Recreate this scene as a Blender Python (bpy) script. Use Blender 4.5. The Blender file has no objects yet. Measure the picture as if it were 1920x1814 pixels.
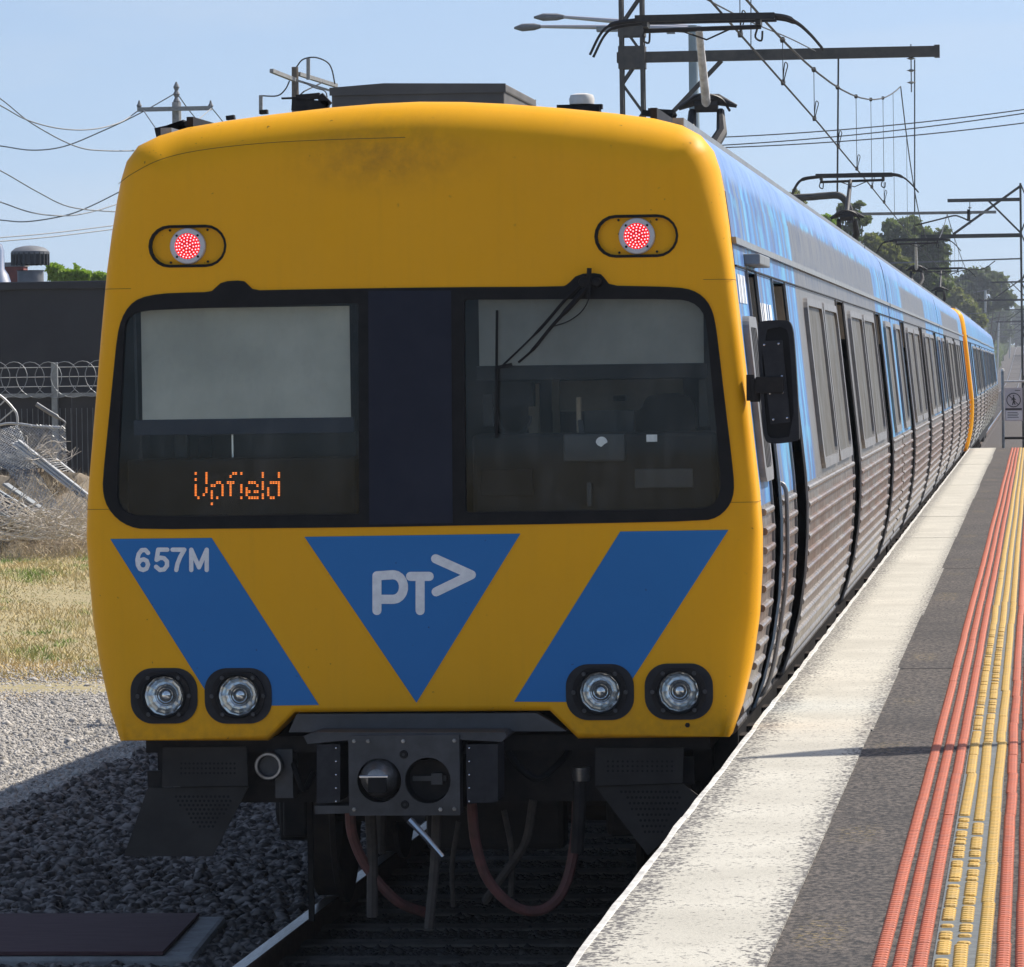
import bpy, bmesh, math, random
import numpy as np
from mathutils import Vector, Matrix
from mathutils.geometry import delaunay_2d_cdt

# ------------------------------------------------------------------ camera, sky, sun, exposure
SC = bpy.context.scene
COL = SC.collection
F_PX, W_PX, H_PX = 9306.0, 1920.0, 1814.0
CAM_Z = 1.6
ROLL = 0.014
VPX, VPY = 1938.0, 685.0                      # where the track direction (+Y) vanishes
def _rx(a): return Matrix.Rotation(a, 3, 'X')
def _rz(a): return Matrix.Rotation(a, 3, 'Z')
_d = Vector(((VPX-W_PX/2)/F_PX, -(VPY-H_PX/2)/F_PX, -1)).normalized()
_d1 = _rz(-ROLL) @ _d
_a = math.atan2(-_d1.z, _d1.y)
_e = _rx(_a) @ _d1
CAM_R = _rz(math.atan2(_e.x, _e.y)) @ _rx(_a) @ _rz(-ROLL)
cam = bpy.data.cameras.new('camera'); camo = bpy.data.objects.new('camera', cam); COL.objects.link(camo)
camo.matrix_world = Matrix.Translation((0, 0, CAM_Z)) @ CAM_R.to_4x4()
cam.sensor_width = 36; cam.sensor_fit = 'HORIZONTAL'; cam.lens = 36*F_PX/W_PX
cam.clip_start = 0.5; cam.clip_end = 6000
SC.camera = camo

SUN = Vector((0.75, 0.55, 1.0)).normalized()
wd = bpy.data.worlds.new('World'); SC.world = wd; wd.use_nodes = True
wn = wd.node_tree
bg = wn.nodes['Background']
sky = wn.nodes.new('ShaderNodeTexSky'); sky.sky_type = 'NISHITA'; sky.sun_disc = False
sky.sun_elevation = math.asin(SUN.z); sky.sun_rotation = math.atan2(SUN.x, SUN.y)
sky.air_density = 0.85; sky.dust_density = 1.2; sky.ozone_density = 1.0
# the real horizon is hidden well below eye level, so look the sky up a few degrees higher all round
_tc = wn.nodes.new('ShaderNodeTexCoord'); _ad = wn.nodes.new('ShaderNodeVectorMath'); _ad.operation = 'ADD'; _ad.inputs[1].default_value = (0, 0, 0.11)
_nm = wn.nodes.new('ShaderNodeVectorMath'); _nm.operation = 'NORMALIZE'
wn.links.new(_tc.outputs['Generated'], _ad.inputs[0]); wn.links.new(_ad.outputs[0], _nm.inputs[0]); wn.links.new(_nm.outputs[0], sky.inputs[0])
# thin summer cloud wisps, spread evenly over the whole sky
_mp = wn.nodes.new('ShaderNodeMapping'); _mp.inputs['Scale'].default_value = (5, 5, 26); wn.links.new(_tc.outputs['Generated'], _mp.inputs[0])
_nz = wn.nodes.new('ShaderNodeTexNoise'); _nz.inputs['Scale'].default_value = 1.6; _nz.inputs['Detail'].default_value = 7; wn.links.new(_mp.outputs[0], _nz.inputs['Vector'])
_rp = wn.nodes.new('ShaderNodeValToRGB'); _rp.color_ramp.elements[0].position = 0.54; _rp.color_ramp.elements[0].color = (0, 0, 0, 1); _rp.color_ramp.elements[1].position = 0.80; _rp.color_ramp.elements[1].color = (0.30, 0.30, 0.30, 1)
_cm = wn.nodes.new('ShaderNodeMixRGB'); _cm.inputs[2].default_value = (5.2, 5.4, 5.6, 1)
wn.links.new(_nz.outputs[0], _rp.inputs[0]); wn.links.new(_rp.outputs[0], _cm.inputs[0]); wn.links.new(sky.outputs[0], _cm.inputs[1])
wn.links.new(_cm.outputs[0], bg.inputs[0]); bg.inputs[1].default_value = 0.126
sl = bpy.data.lights.new('sun', 'SUN'); so = bpy.data.objects.new('sun', sl); COL.objects.link(so)
sl.energy = 4.7; sl.angle = math.radians(0.53); sl.color = (1.0, 0.95, 0.87)
so.rotation_euler = (-SUN).to_track_quat('-Z', 'Y').to_euler(); so.location = (20, 10, 40)
SC.view_settings.view_transform = 'Standard'; SC.view_settings.look = 'None'
SC.view_settings.gamma = 1; SC.view_settings.use_curve_mapping = False
SC.view_settings.exposure = 0.32
SC.cycles.max_bounces = 6; SC.cycles.transparent_max_bounces = 12

rnd = random.Random(7)
nrs = np.random.RandomState(11)

# ------------------------------------------------------------------ photo pixel -> point
def P(x, y, Y):
    d = CAM_R @ Vector(((x-W_PX/2)/F_PX, -(y-H_PX/2)/F_PX, -1))
    return Vector((0, 0, CAM_Z)) + d*(Y/d.y)
def PG(x, y, z):
    d = CAM_R @ Vector(((x-W_PX/2)/F_PX, -(y-H_PX/2)/F_PX, -1))
    return Vector((0, 0, CAM_Z)) + d*((z-CAM_Z)/d.z)
def P2(x, y, Y=22.0):
    p = P(x, y, Y); return (p.x, p.z)

# ------------------------------------------------------------------ materials
MATS = {}
def mat(name, col, rough=0.6, metal=0.0, col2=None, scale=8.0, bump=0.0, bscale=None, detail=6.0, lo=0.35, hi=0.65,
        stretch=(1, 1, 1), spec=0.5, coat=0.0, emit=None, emits=0.0):
    m = bpy.data.materials.new(name); m.use_nodes = True
    nt = m.node_tree; b = nt.nodes['Principled BSDF']
    b.inputs['Base Color'].default_value = (*col, 1); b.inputs['Roughness'].default_value = rough
    b.inputs['Metallic'].default_value = metal; b.inputs['Specular IOR Level'].default_value = spec
    if coat: b.inputs['Coat Weight'].default_value = coat; b.inputs['Coat Roughness'].default_value = 0.15
    if emit: b.inputs['Emission Color'].default_value = (*emit, 1); b.inputs['Emission Strength'].default_value = emits
    if col2 is not None or bump:
        g = nt.nodes.new('ShaderNodeNewGeometry'); mp = nt.nodes.new('ShaderNodeMapping')
        mp.inputs['Scale'].default_value = stretch
        nt.links.new(g.outputs['Position'], mp.inputs[0])
        if col2 is not None:
            n = nt.nodes.new('ShaderNodeTexNoise'); n.inputs['Scale'].default_value = scale; n.inputs['Detail'].default_value = detail
            n.inputs['Roughness'].default_value = 0.62
            nt.links.new(mp.outputs[0], n.inputs['Vector'])
            r = nt.nodes.new('ShaderNodeValToRGB')
            r.color_ramp.elements[0].position = lo; r.color_ramp.elements[1].position = hi
            r.color_ramp.elements[0].color = (*col, 1); r.color_ramp.elements[1].color = (*col2, 1)
            nt.links.new(n.outputs[0], r.inputs[0]); nt.links.new(r.outputs[0], b.inputs['Base Color'])
        if bump:
            n2 = nt.nodes.new('ShaderNodeTexNoise'); n2.inputs['Scale'].default_value = bscale or scale*3; n2.inputs['Detail'].default_value = 5
            nt.links.new(mp.outputs[0], n2.inputs['Vector'])
            bm_ = nt.nodes.new('ShaderNodeBump'); bm_.inputs['Strength'].default_value = min(1, bump*20); bm_.inputs['Distance'].default_value = bump
            nt.links.new(n2.outputs[0], bm_.inputs['Height']); nt.links.new(bm_.outputs[0], b.inputs['Normal'])
    MATS[name] = m
    return m

class NG:                                   # tiny node-graph helper
    def __init__(s, m): s.nt = m.node_tree; s.b = s.nt.nodes['Principled BSDF']
    def n(s, t, **kw):
        x = s.nt.nodes.new(t)
        for k, v in kw.items(): setattr(x, k, v)
        return x
    def l(s, a, b): s.nt.links.new(a, b)
    def pos(s): return s.n('ShaderNodeNewGeometry').outputs['Position']
    def sep(s, v):
        x = s.n('ShaderNodeSeparateXYZ'); s.l(v, x.inputs[0]); return x.outputs
    def mapp(s, v, sc, loc=(0, 0, 0)):
        x = s.n('ShaderNodeMapping'); x.inputs['Scale'].default_value = sc; x.inputs['Location'].default_value = loc; s.l(v, x.inputs[0]); return x.outputs[0]
    def noise(s, v, scale, detail=5, rough=0.6):
        x = s.n('ShaderNodeTexNoise'); x.inputs['Scale'].default_value = scale; x.inputs['Detail'].default_value = detail
        x.inputs['Roughness'].default_value = rough; s.l(v, x.inputs['Vector']); return x.outputs[0]
    def ramp(s, f, stops, interp='LINEAR'):
        x = s.n('ShaderNodeValToRGB'); cr = x.color_ramp; cr.interpolation = interp
        while len(cr.elements) < len(stops): cr.elements.new(0.5)
        for e, (p, c) in zip(cr.elements, stops):
            e.position = p; e.color = (*c, 1) if isinstance(c, tuple) else (c, c, c, 1)
        s.l(f, x.inputs[0]); return x.outputs[0]
    def math(s, op, a, b=None, clamp=False):
        x = s.n('ShaderNodeMath', operation=op); x.use_clamp = clamp
        for i, v in enumerate((a, b)):
            if v is None: continue
            if isinstance(v, (int, float)): x.inputs[i].default_value = v
            else: s.l(v, x.inputs[i])
        return x.outputs[0]
    def mix(s, f, a, b):
        x = s.n('ShaderNodeMix', data_type='RGBA')
        for k, v in (('Factor', f), ('A', a), ('B', b)):
            sock = [i for i in x.inputs if i.name == k and i.type == ('VALUE' if k == 'Factor' else 'RGBA')][0]
            if isinstance(v, (int, float)): sock.default_value = v
            elif isinstance(v, tuple): sock.default_value = (*v, 1)
            else: s.l(v, sock)
        return [o for o in x.outputs if o.type == 'RGBA'][0]
    def bump(s, h, dist, strength=1.0):
        x = s.n('ShaderNodeBump'); x.inputs['Distance'].default_value = dist; x.inputs['Strength'].default_value = strength
        s.l(h, x.inputs['Height']); s.l(x.outputs[0], s.b.inputs['Normal'])
    def step(s, v, a, b):                   # smooth 0..1 between a and b
        x = s.n('ShaderNodeMapRange'); x.interpolation_type = 'SMOOTHSTEP'
        x.inputs['From Min'].default_value = a; x.inputs['From Max'].default_value = b; s.l(v, x.inputs[0]); return x.outputs[0]

# paints and metals
def yellow_paint():
    m = mat('yellow_paint', (0.85, 0.43, 0.004), rough=0.5, spec=0.22); g = NG(m)
    p = g.pos(); x, y, z = g.sep(p)[:3]
    fade = g.noise(p, 1.6, 4); fine = g.noise(p, 22, 6)
    base = g.mix(g.math('MULTIPLY', fade, 0.75), (0.92, 0.43, 0.002), (0.80, 0.365, 0.003))
    # old soot smudge below the roof edge, and rain streaks
    sx = g.math('MULTIPLY', g.math('ADD', x, 2.86), 1.25); sz = g.math('MULTIPLY', g.math('SUBTRACT', z, 2.58), 3.2)
    dd = g.math('SQRT', g.math('ADD', g.math('MULTIPLY', sx, sx), g.math('MULTIPLY', sz, sz)))
    smu = g.math('MULTIPLY', g.math('SUBTRACT', 1.0, g.step(dd, 0.0, 0.75)), g.ramp(g.noise(p, 6, 8, 0.72), [(0.36, 0.0), (0.66, 1.0)]))
    base = g.mix(g.math('MULTIPLY', smu, 0.55), base, (0.17, 0.10, 0.03))
    streak = g.ramp(g.noise(g.mapp(p, (14, 3, 0.7)), 2.2, 5), [(0.5, 0.0), (0.75, 1.0)])
    base = g.mix(g.math('MULTIPLY', streak, 0.05), base, (0.22, 0.12, 0.03))
    spots = g.ramp(g.noise(p, 30, 3), [(0.70, 0.0), (0.74, 1.0)])
    base = g.mix(g.math('MULTIPLY', spots, 0.75), base, (0.10, 0.05, 0.02))
    low = g.math('MULTIPLY', g.math('SUBTRACT', 1.0, g.step(z, -0.05, 0.16)), g.ramp(fine, [(0.35, 0.1), (0.65, 0.8)]))
    base = g.mix(g.math('MULTIPLY', low, 0.35), base, (0.16, 0.09, 0.03))
    g.l(base, g.b.inputs['Base Color'])
    g.l(g.ramp(g.noise(p, 6, 4), [(0.3, 0.40), (0.7, 0.6)]), g.b.inputs['Roughness'])
    g.bump(g.noise(p, 2.2, 2), 0.004, 0.35)
yellow_paint()
def blue_vinyl():
    m = mat('blue_vinyl', (0.02, 0.11, 0.42), rough=0.45, spec=0.25); g = NG(m); p = g.pos()
    c = g.mix(g.noise(p, 2.5, 4), (0.014, 0.155, 0.42), (0.026, 0.185, 0.48))
    sp = g.ramp(g.noise(p, 42, 2), [(0.73, 0.0), (0.77, 1.0)])
    g.l(g.mix(g.math('MULTIPLY', sp, 0.7), c, (0.02, 0.03, 0.05)), g.b.inputs['Base Color'])
    g.bump(g.noise(p, 2.2, 2), 0.004, 0.35)
blue_vinyl()
mat('white_vinyl', (0.86, 0.86, 0.86), rough=0.5, col2=(0.74, 0.74, 0.75), scale=30)
mat('black_rubber', spec=0.18, col=(0.007, 0.007, 0.008), rough=0.6, col2=(0.013, 0.0125, 0.013), scale=12)
mat('navy_panel', spec=0.18, col=(0.013, 0.016, 0.030), rough=0.55, col2=(0.020, 0.023, 0.038), scale=3)
mat('dark_plastic', spec=0.18, col=(0.022, 0.022, 0.026), rough=0.5, col2=(0.034, 0.034, 0.038), scale=20, bump=0.001)
mat('dark_metal', spec=0.18, col=(0.016, 0.015, 0.016), rough=0.65, metal=0.2, col2=(0.034, 0.030, 0.028), scale=9, bump=0.0015)
mat('rusty_steel', spec=0.18, col=(0.022, 0.017, 0.015), rough=0.8, col2=(0.05, 0.036, 0.027), scale=7, bump=0.002)
mat('bumper_grey', (0.085, 0.083, 0.083), rough=0.6, col2=(0.06, 0.056, 0.054), scale=6)
mat('coupler_steel', (0.07, 0.07, 0.074), rough=0.5, metal=0.3, col2=(0.04, 0.04, 0.042), scale=10, bump=0.001)
mat('polished_steel', (0.55, 0.55, 0.56), rough=0.22, metal=1.0)
mat('rail_top', (0.5, 0.5, 0.51), rough=0.3, metal=1.0, col2=(0.3, 0.28, 0.27), scale=12, stretch=(9, 0.6, 1))
mat('rail_side', (0.11, 0.065, 0.045), rough=0.9, col2=(0.16, 0.10, 0.07), scale=15, bump=0.002)
mat('chrome', (0.97, 0.96, 0.94), rough=0.13, metal=0.84)
mat('lamp_ring', (0.55, 0.53, 0.55), rough=0.4, metal=0.3)
mat('red_lens', (0.42, 0.004, 0.012), rough=0.25, emit=(1.0, 0.01, 0.03), emits=0.12)
mat('red_led', (0.9, 0.1, 0.1), rough=0.4, emit=(1.0, 0.20, 0.22), emits=4.5)
mat('amber_led', (0.5, 0.15, 0.02), rough=0.5, emit=(1.0, 0.22, 0.03), emits=1.25)
mat('red_hose', (0.19, 0.07, 0.06), rough=0.7, col2=(0.11, 0.05, 0.042), scale=14)
mat('grey_hose', (0.085, 0.07, 0.058), rough=0.85, col2=(0.05, 0.042, 0.036), scale=20)
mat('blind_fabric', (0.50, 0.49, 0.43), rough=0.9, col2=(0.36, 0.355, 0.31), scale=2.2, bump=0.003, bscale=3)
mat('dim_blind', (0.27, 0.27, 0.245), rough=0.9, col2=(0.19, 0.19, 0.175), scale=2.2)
mat('cab_dark', spec=0.18, col=(0.012, 0.012, 0.013), rough=0.8, col2=(0.020, 0.020, 0.020), scale=6)
mat('cab_tan', (0.30, 0.24, 0.17), rough=0.8, col2=(0.24, 0.19, 0.13), scale=5)
mat('cab_grey', (0.05, 0.052, 0.055), rough=0.7, col2=(0.035, 0.037, 0.04), scale=5)
mat('roof_grey', (0.09, 0.085, 0.08), rough=0.7, col2=(0.13, 0.12, 0.11), scale=3)
mat('white_plastic', (0.72, 0.70, 0.66), rough=0.5, col2=(0.6, 0.57, 0.52), scale=12)
mat('panto_dark', (0.03, 0.03, 0.032), rough=0.5, metal=0.4, col2=(0.05, 0.046, 0.042), scale=25)
mat('panto_white', (0.82, 0.82, 0.83), rough=0.5, col2=(0.5, 0.49, 0.48), scale=10)
mat('galvanised', (0.30, 0.32, 0.33), rough=0.55, metal=0.4, col2=(0.22, 0.23, 0.24), scale=12)
mat('bright_galvanised', (0.58, 0.58, 0.57), rough=0.5, metal=0.3, col2=(0.45, 0.45, 0.44), scale=20)
mat('mast_steel', (0.055, 0.054, 0.052), rough=0.7, metal=0.2, col2=(0.10, 0.092, 0.08), scale=4, bump=0.003)
mat('pale_boom', (0.30, 0.30, 0.28), rough=0.7, col2=(0.20, 0.19, 0.17), scale=5)
mat('wire', (0.035, 0.035, 0.036), rough=0.6)
mat('pale_wire', (0.22, 0.23, 0.24), rough=0.6)
mat('lamp_pole', (0.30, 0.37, 0.40), rough=0.6, col2=(0.24, 0.30, 0.33), scale=2)
mat('timber_pole', (0.15, 0.12, 0.09), rough=0.9, col2=(0.10, 0.08, 0.06), scale=8)
mat('grey_timber', (0.36, 0.36, 0.35), rough=0.9, col2=(0.26, 0.25, 0.24), scale=14)
mat('dark_cladding', spec=0.18, col=(0.026, 0.028, 0.036), rough=0.55, col2=(0.036, 0.038, 0.046), scale=1.2)
mat('fence_dark', spec=0.18, col=(0.035, 0.036, 0.042), rough=0.6, col2=(0.05, 0.05, 0.055), scale=3)
mat('red_brick', (0.30, 0.09, 0.07), rough=0.85, col2=(0.22, 0.07, 0.055), scale=12)
mat('vent_dark', (0.05, 0.05, 0.052), rough=0.5, col2=(0.07, 0.07, 0.07), scale=8)
mat('vent_grey', (0.20, 0.205, 0.21), rough=0.5, col2=(0.15, 0.15, 0.155), scale=8)
mat('branch', (0.66, 0.61, 0.54), rough=0.9, col2=(0.48, 0.42, 0.35), scale=10)
mat('straw', (0.70, 0.60, 0.44), rough=0.9, col2=(0.52, 0.41, 0.26), scale=3)
mat('dark_thatch', (0.34, 0.28, 0.20), rough=0.95, col2=(0.18, 0.14, 0.10), scale=5)
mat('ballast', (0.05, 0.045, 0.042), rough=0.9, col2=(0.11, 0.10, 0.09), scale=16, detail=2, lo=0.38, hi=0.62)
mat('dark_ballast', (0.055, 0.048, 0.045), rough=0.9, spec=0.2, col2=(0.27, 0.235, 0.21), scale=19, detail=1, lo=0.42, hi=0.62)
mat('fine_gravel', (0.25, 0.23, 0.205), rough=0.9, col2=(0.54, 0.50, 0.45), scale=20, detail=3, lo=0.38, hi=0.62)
mat('gravel_bed', (0.27, 0.245, 0.215), rough=0.95, col2=(0.43, 0.395, 0.35), scale=26, bump=0.03, bscale=30)
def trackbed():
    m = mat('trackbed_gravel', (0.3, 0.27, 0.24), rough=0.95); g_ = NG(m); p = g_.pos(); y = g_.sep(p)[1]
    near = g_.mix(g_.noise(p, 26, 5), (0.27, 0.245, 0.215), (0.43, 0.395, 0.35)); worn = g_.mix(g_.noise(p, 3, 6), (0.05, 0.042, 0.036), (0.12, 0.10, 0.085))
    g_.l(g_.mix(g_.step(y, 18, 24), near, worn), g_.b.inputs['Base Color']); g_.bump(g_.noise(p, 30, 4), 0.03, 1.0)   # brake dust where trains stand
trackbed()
mat('pale_sleeper', (0.24, 0.22, 0.20), rough=0.9, col2=(0.15, 0.13, 0.12), scale=5)
mat('sleeper', (0.22, 0.195, 0.165), rough=0.9, col2=(0.13, 0.11, 0.095), scale=8, bump=0.004)
mat('concrete', (0.34, 0.33, 0.31), rough=0.85, col2=(0.22, 0.21, 0.20), scale=9, bump=0.004)
mat('plum_board', spec=0.18, col=(0.075, 0.036, 0.040), rough=0.85, col2=(0.12, 0.065, 0.065), scale=10, stretch=(0.5, 6, 6), bump=0.002)
def field_mat():
    m = mat('ground_field', (0.4, 0.32, 0.18), rough=0.95); g_ = NG(m); p = g_.pos(); y = g_.sep(p)[1]
    near = g_.mix(g_.noise(p, 0.6, 6), (0.44, 0.35, 0.20), (0.30, 0.26, 0.13))
    scrub = g_.mix(g_.noise(p, 0.12, 6), (0.035, 0.045, 0.022), (0.10, 0.10, 0.05))     # weeds and bushes cover the ground further along the line
    g_.l(g_.mix(g_.step(y, 75, 130), near, scrub), g_.b.inputs['Base Color']); g_.bump(g_.noise(p, 4, 4), 0.05, 1.0)
field_mat()
mat('sign_face', (0.60, 0.54, 0.54), rough=0.5, col2=(0.52, 0.47, 0.47), scale=12)
mat('sign_black', (0.03, 0.028, 0.03), rough=0.5)
mat('sign_white', (0.75, 0.72, 0.72), rough=0.5)
mat('leaf_mirror', (0.35, 0.38, 0.42), rough=0.05, metal=1.0)
mat('window_alu', (0.30, 0.29, 0.285), rough=0.45, metal=0.5, col2=(0.22, 0.21, 0.2), scale=6)
mat('guard_steel', spec=0.18, col=(0.05, 0.046, 0.043), rough=0.7, col2=(0.032, 0.03, 0.028), scale=6)
mat('worn_steel', (0.32, 0.31, 0.30), rough=0.35, metal=0.8, col2=(0.12, 0.11, 0.10), scale=14)
mat('bark', (0.12, 0.09, 0.065), rough=0.95, col2=(0.18, 0.14, 0.10), scale=6, bump=0.01)

def leaf_mat(name, a, b):
    m = mat(name, a, rough=0.65, spec=0.3); g = NG(m)
    oi = g.pos()
    g.l(g.mix(g.ramp(g.noise(oi, 0.9, 3), [(0.3, 0.0), (0.7, 1.0)]), a, b), g.b.inputs['Base Color'])
    tr = g.n('ShaderNodeBsdfTranslucent'); tr.inputs[0].default_value = (b[0]*0.9, b[1]*1.1, b[2]*0.5, 1)
    mx = g.n('ShaderNodeMixShader'); mx.inputs[0].default_value = 0.4
    out = [n for n in m.node_tree.nodes if n.type == 'OUTPUT_MATERIAL'][0]
    g.l(g.b.outputs[0], mx.inputs[1]); g.l(tr.outputs[0], mx.inputs[2]); g.l(mx.outputs[0], out.inputs[0])
leaf_mat('leaf_dark', (0.10, 0.125, 0.06), (0.18, 0.20, 0.10))
leaf_mat('leaf_olive', (0.16, 0.165, 0.065), (0.25, 0.24, 0.10))
leaf_mat('leaf_bright', (0.20, 0.30, 0.04), (0.34, 0.44, 0.08))
leaf_mat('leaf_grey', (0.11, 0.125, 0.085), (0.18, 0.195, 0.125))
def grass_mat():
    m = mat('dry_grass', (0.4, 0.3, 0.12), rough=0.8, spec=0.2); g = NG(m); p = g.pos()
    c = g.ramp(g.noise(p, 1.1, 4), [(0.38, (0.72, 0.58, 0.32)), (0.52, (0.60, 0.49, 0.24)), (0.56, (0.42, 0.41, 0.16)), (0.64, (0.20, 0.33, 0.07))])
    x = g.sep(p)
    dry = g.math('SUBTRACT', 1.0, g.step(x[1], 43.0, 46.5))
    g.l(g.mix(g.math('MULTIPLY', dry, 0.9), c, (0.72, 0.50, 0.23)), g.b.inputs['Base Color'])
grass_mat()

def glass_mat(name, tint=(0.75, 0.8, 0.8), dirt=0.10):
    m = bpy.data.materials.new(name); m.use_nodes = True; nt = m.node_tree; nt.nodes.clear()
    o = nt.nodes.new('ShaderNodeOutputMaterial'); t = nt.nodes.new('ShaderNodeBsdfTransparent'); t.inputs[0].default_value = (*tint, 1)
    gl = nt.nodes.new('ShaderNodeBsdfGlossy'); gl.inputs['Roughness'].default_value = 0.03; gl.inputs[0].default_value = (0.9, 0.95, 1, 1)
    fr = nt.nodes.new('ShaderNodeFresnel'); fr.inputs[0].default_value = 1.30
    mx = nt.nodes.new('ShaderNodeMixShader'); nt.links.new(fr.outputs[0], mx.inputs[0]); nt.links.new(t.outputs[0], mx.inputs[1]); nt.links.new(gl.outputs[0], mx.inputs[2])
    df = nt.nodes.new('ShaderNodeBsdfDiffuse'); df.inputs[0].default_value = (0.42, 0.42, 0.40, 1)
    ge = nt.nodes.new('ShaderNodeNewGeometry'); mp = nt.nodes.new('ShaderNodeMapping'); mp.inputs['Scale'].default_value = (7, 3, 2.6)
    no = nt.nodes.new('ShaderNodeTexNoise'); no.inputs['Scale'].default_value = 1.6; no.inputs['Detail'].default_value = 6; no.inputs['Roughness'].default_value = 0.7
    nt.links.new(ge.outputs['Position'], mp.inputs[0]); nt.links.new(mp.outputs[0], no.inputs['Vector'])
    rp = nt.nodes.new('ShaderNodeValToRGB'); rp.color_ramp.elements[0].position = 0.46; rp.color_ramp.elements[0].color = (dirt*0.25,)*3+(1,)
    rp.color_ramp.elements[1].position = 0.85; rp.color_ramp.elements[1].color = (dirt*3.0,)*3+(1,)
    nt.links.new(no.outputs[0], rp.inputs[0])
    m2 = nt.nodes.new('ShaderNodeMixShader'); nt.links.new(rp.outputs[0], m2.inputs[0]); nt.links.new(mx.outputs[0], m2.inputs[1]); nt.links.new(df.outputs[0], m2.inputs[2])
    nt.links.new(m2.outputs[0], o.inputs[0]); MATS[name] = m
glass_mat('windscreen_glass', (0.90, 0.93, 0.91), 0.045)
glass_mat('lamp_glass', (0.9, 0.92, 0.92), 0.03)
def side_glass():
    m = mat('side_glass', (0.10, 0.098, 0.092), rough=0.5, spec=0.12); g = NG(m); p = g.pos()
    g.l(g.mix(g.noise(g.mapp(p, (3, 1.2, 0.7)), 1.5, 4), (0.085, 0.079, 0.068), (0.15, 0.138, 0.118)), g.b.inputs['Base Color'])
    g.l(g.ramp(g.noise(p, 3, 4), [(0.3, 0.35), (0.7, 0.6)]), g.b.inputs['Roughness'])
side_glass()

def steel_side():
    m = mat('stainless_side', (0.46, 0.44, 0.42), rough=0.38, metal=0.85); g = NG(m); p = g.pos(); x, y, z = g.sep(p)[:3]
    c = g.mix(g.noise(g.mapp(p, (1, 2.2, 0.5)), 2.0, 5), (0.44, 0.405, 0.365), (0.235, 0.205, 0.175))
    br = g.math('MULTIPLY', g.math('MULTIPLY', g.step(z, 0.35, 0.55), g.math('SUBTRACT', 1.0, g.step(z, 0.85, 0.97))),
                g.ramp(g.noise(g.mapp(p, (1, 0.8, 1.5)), 1.8, 5), [(0.36, 0.0), (0.55, 0.95)]))
    c = g.mix(g.math('MULTIPLY', br, 0.8), c, (0.25, 0.15, 0.10))
    st = g.ramp(g.noise(g.mapp(p, (1, 9, 0.6)), 2.0, 6), [(0.48, 0.0), (0.66, 0.85)])
    g.l(g.mix(st, c, (0.11, 0.085, 0.07)), g.b.inputs['Base Color'])
    g.l(g.ramp(g.noise(p, 5, 4), [(0.3, 0.30), (0.7, 0.52)]), g.b.inputs['Roughness'])
    g.bump(g.noise(g.mapp(p, (1, 0.8, 2.5)), 3.0, 4), 0.02, 0.5)
steel_side()
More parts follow.
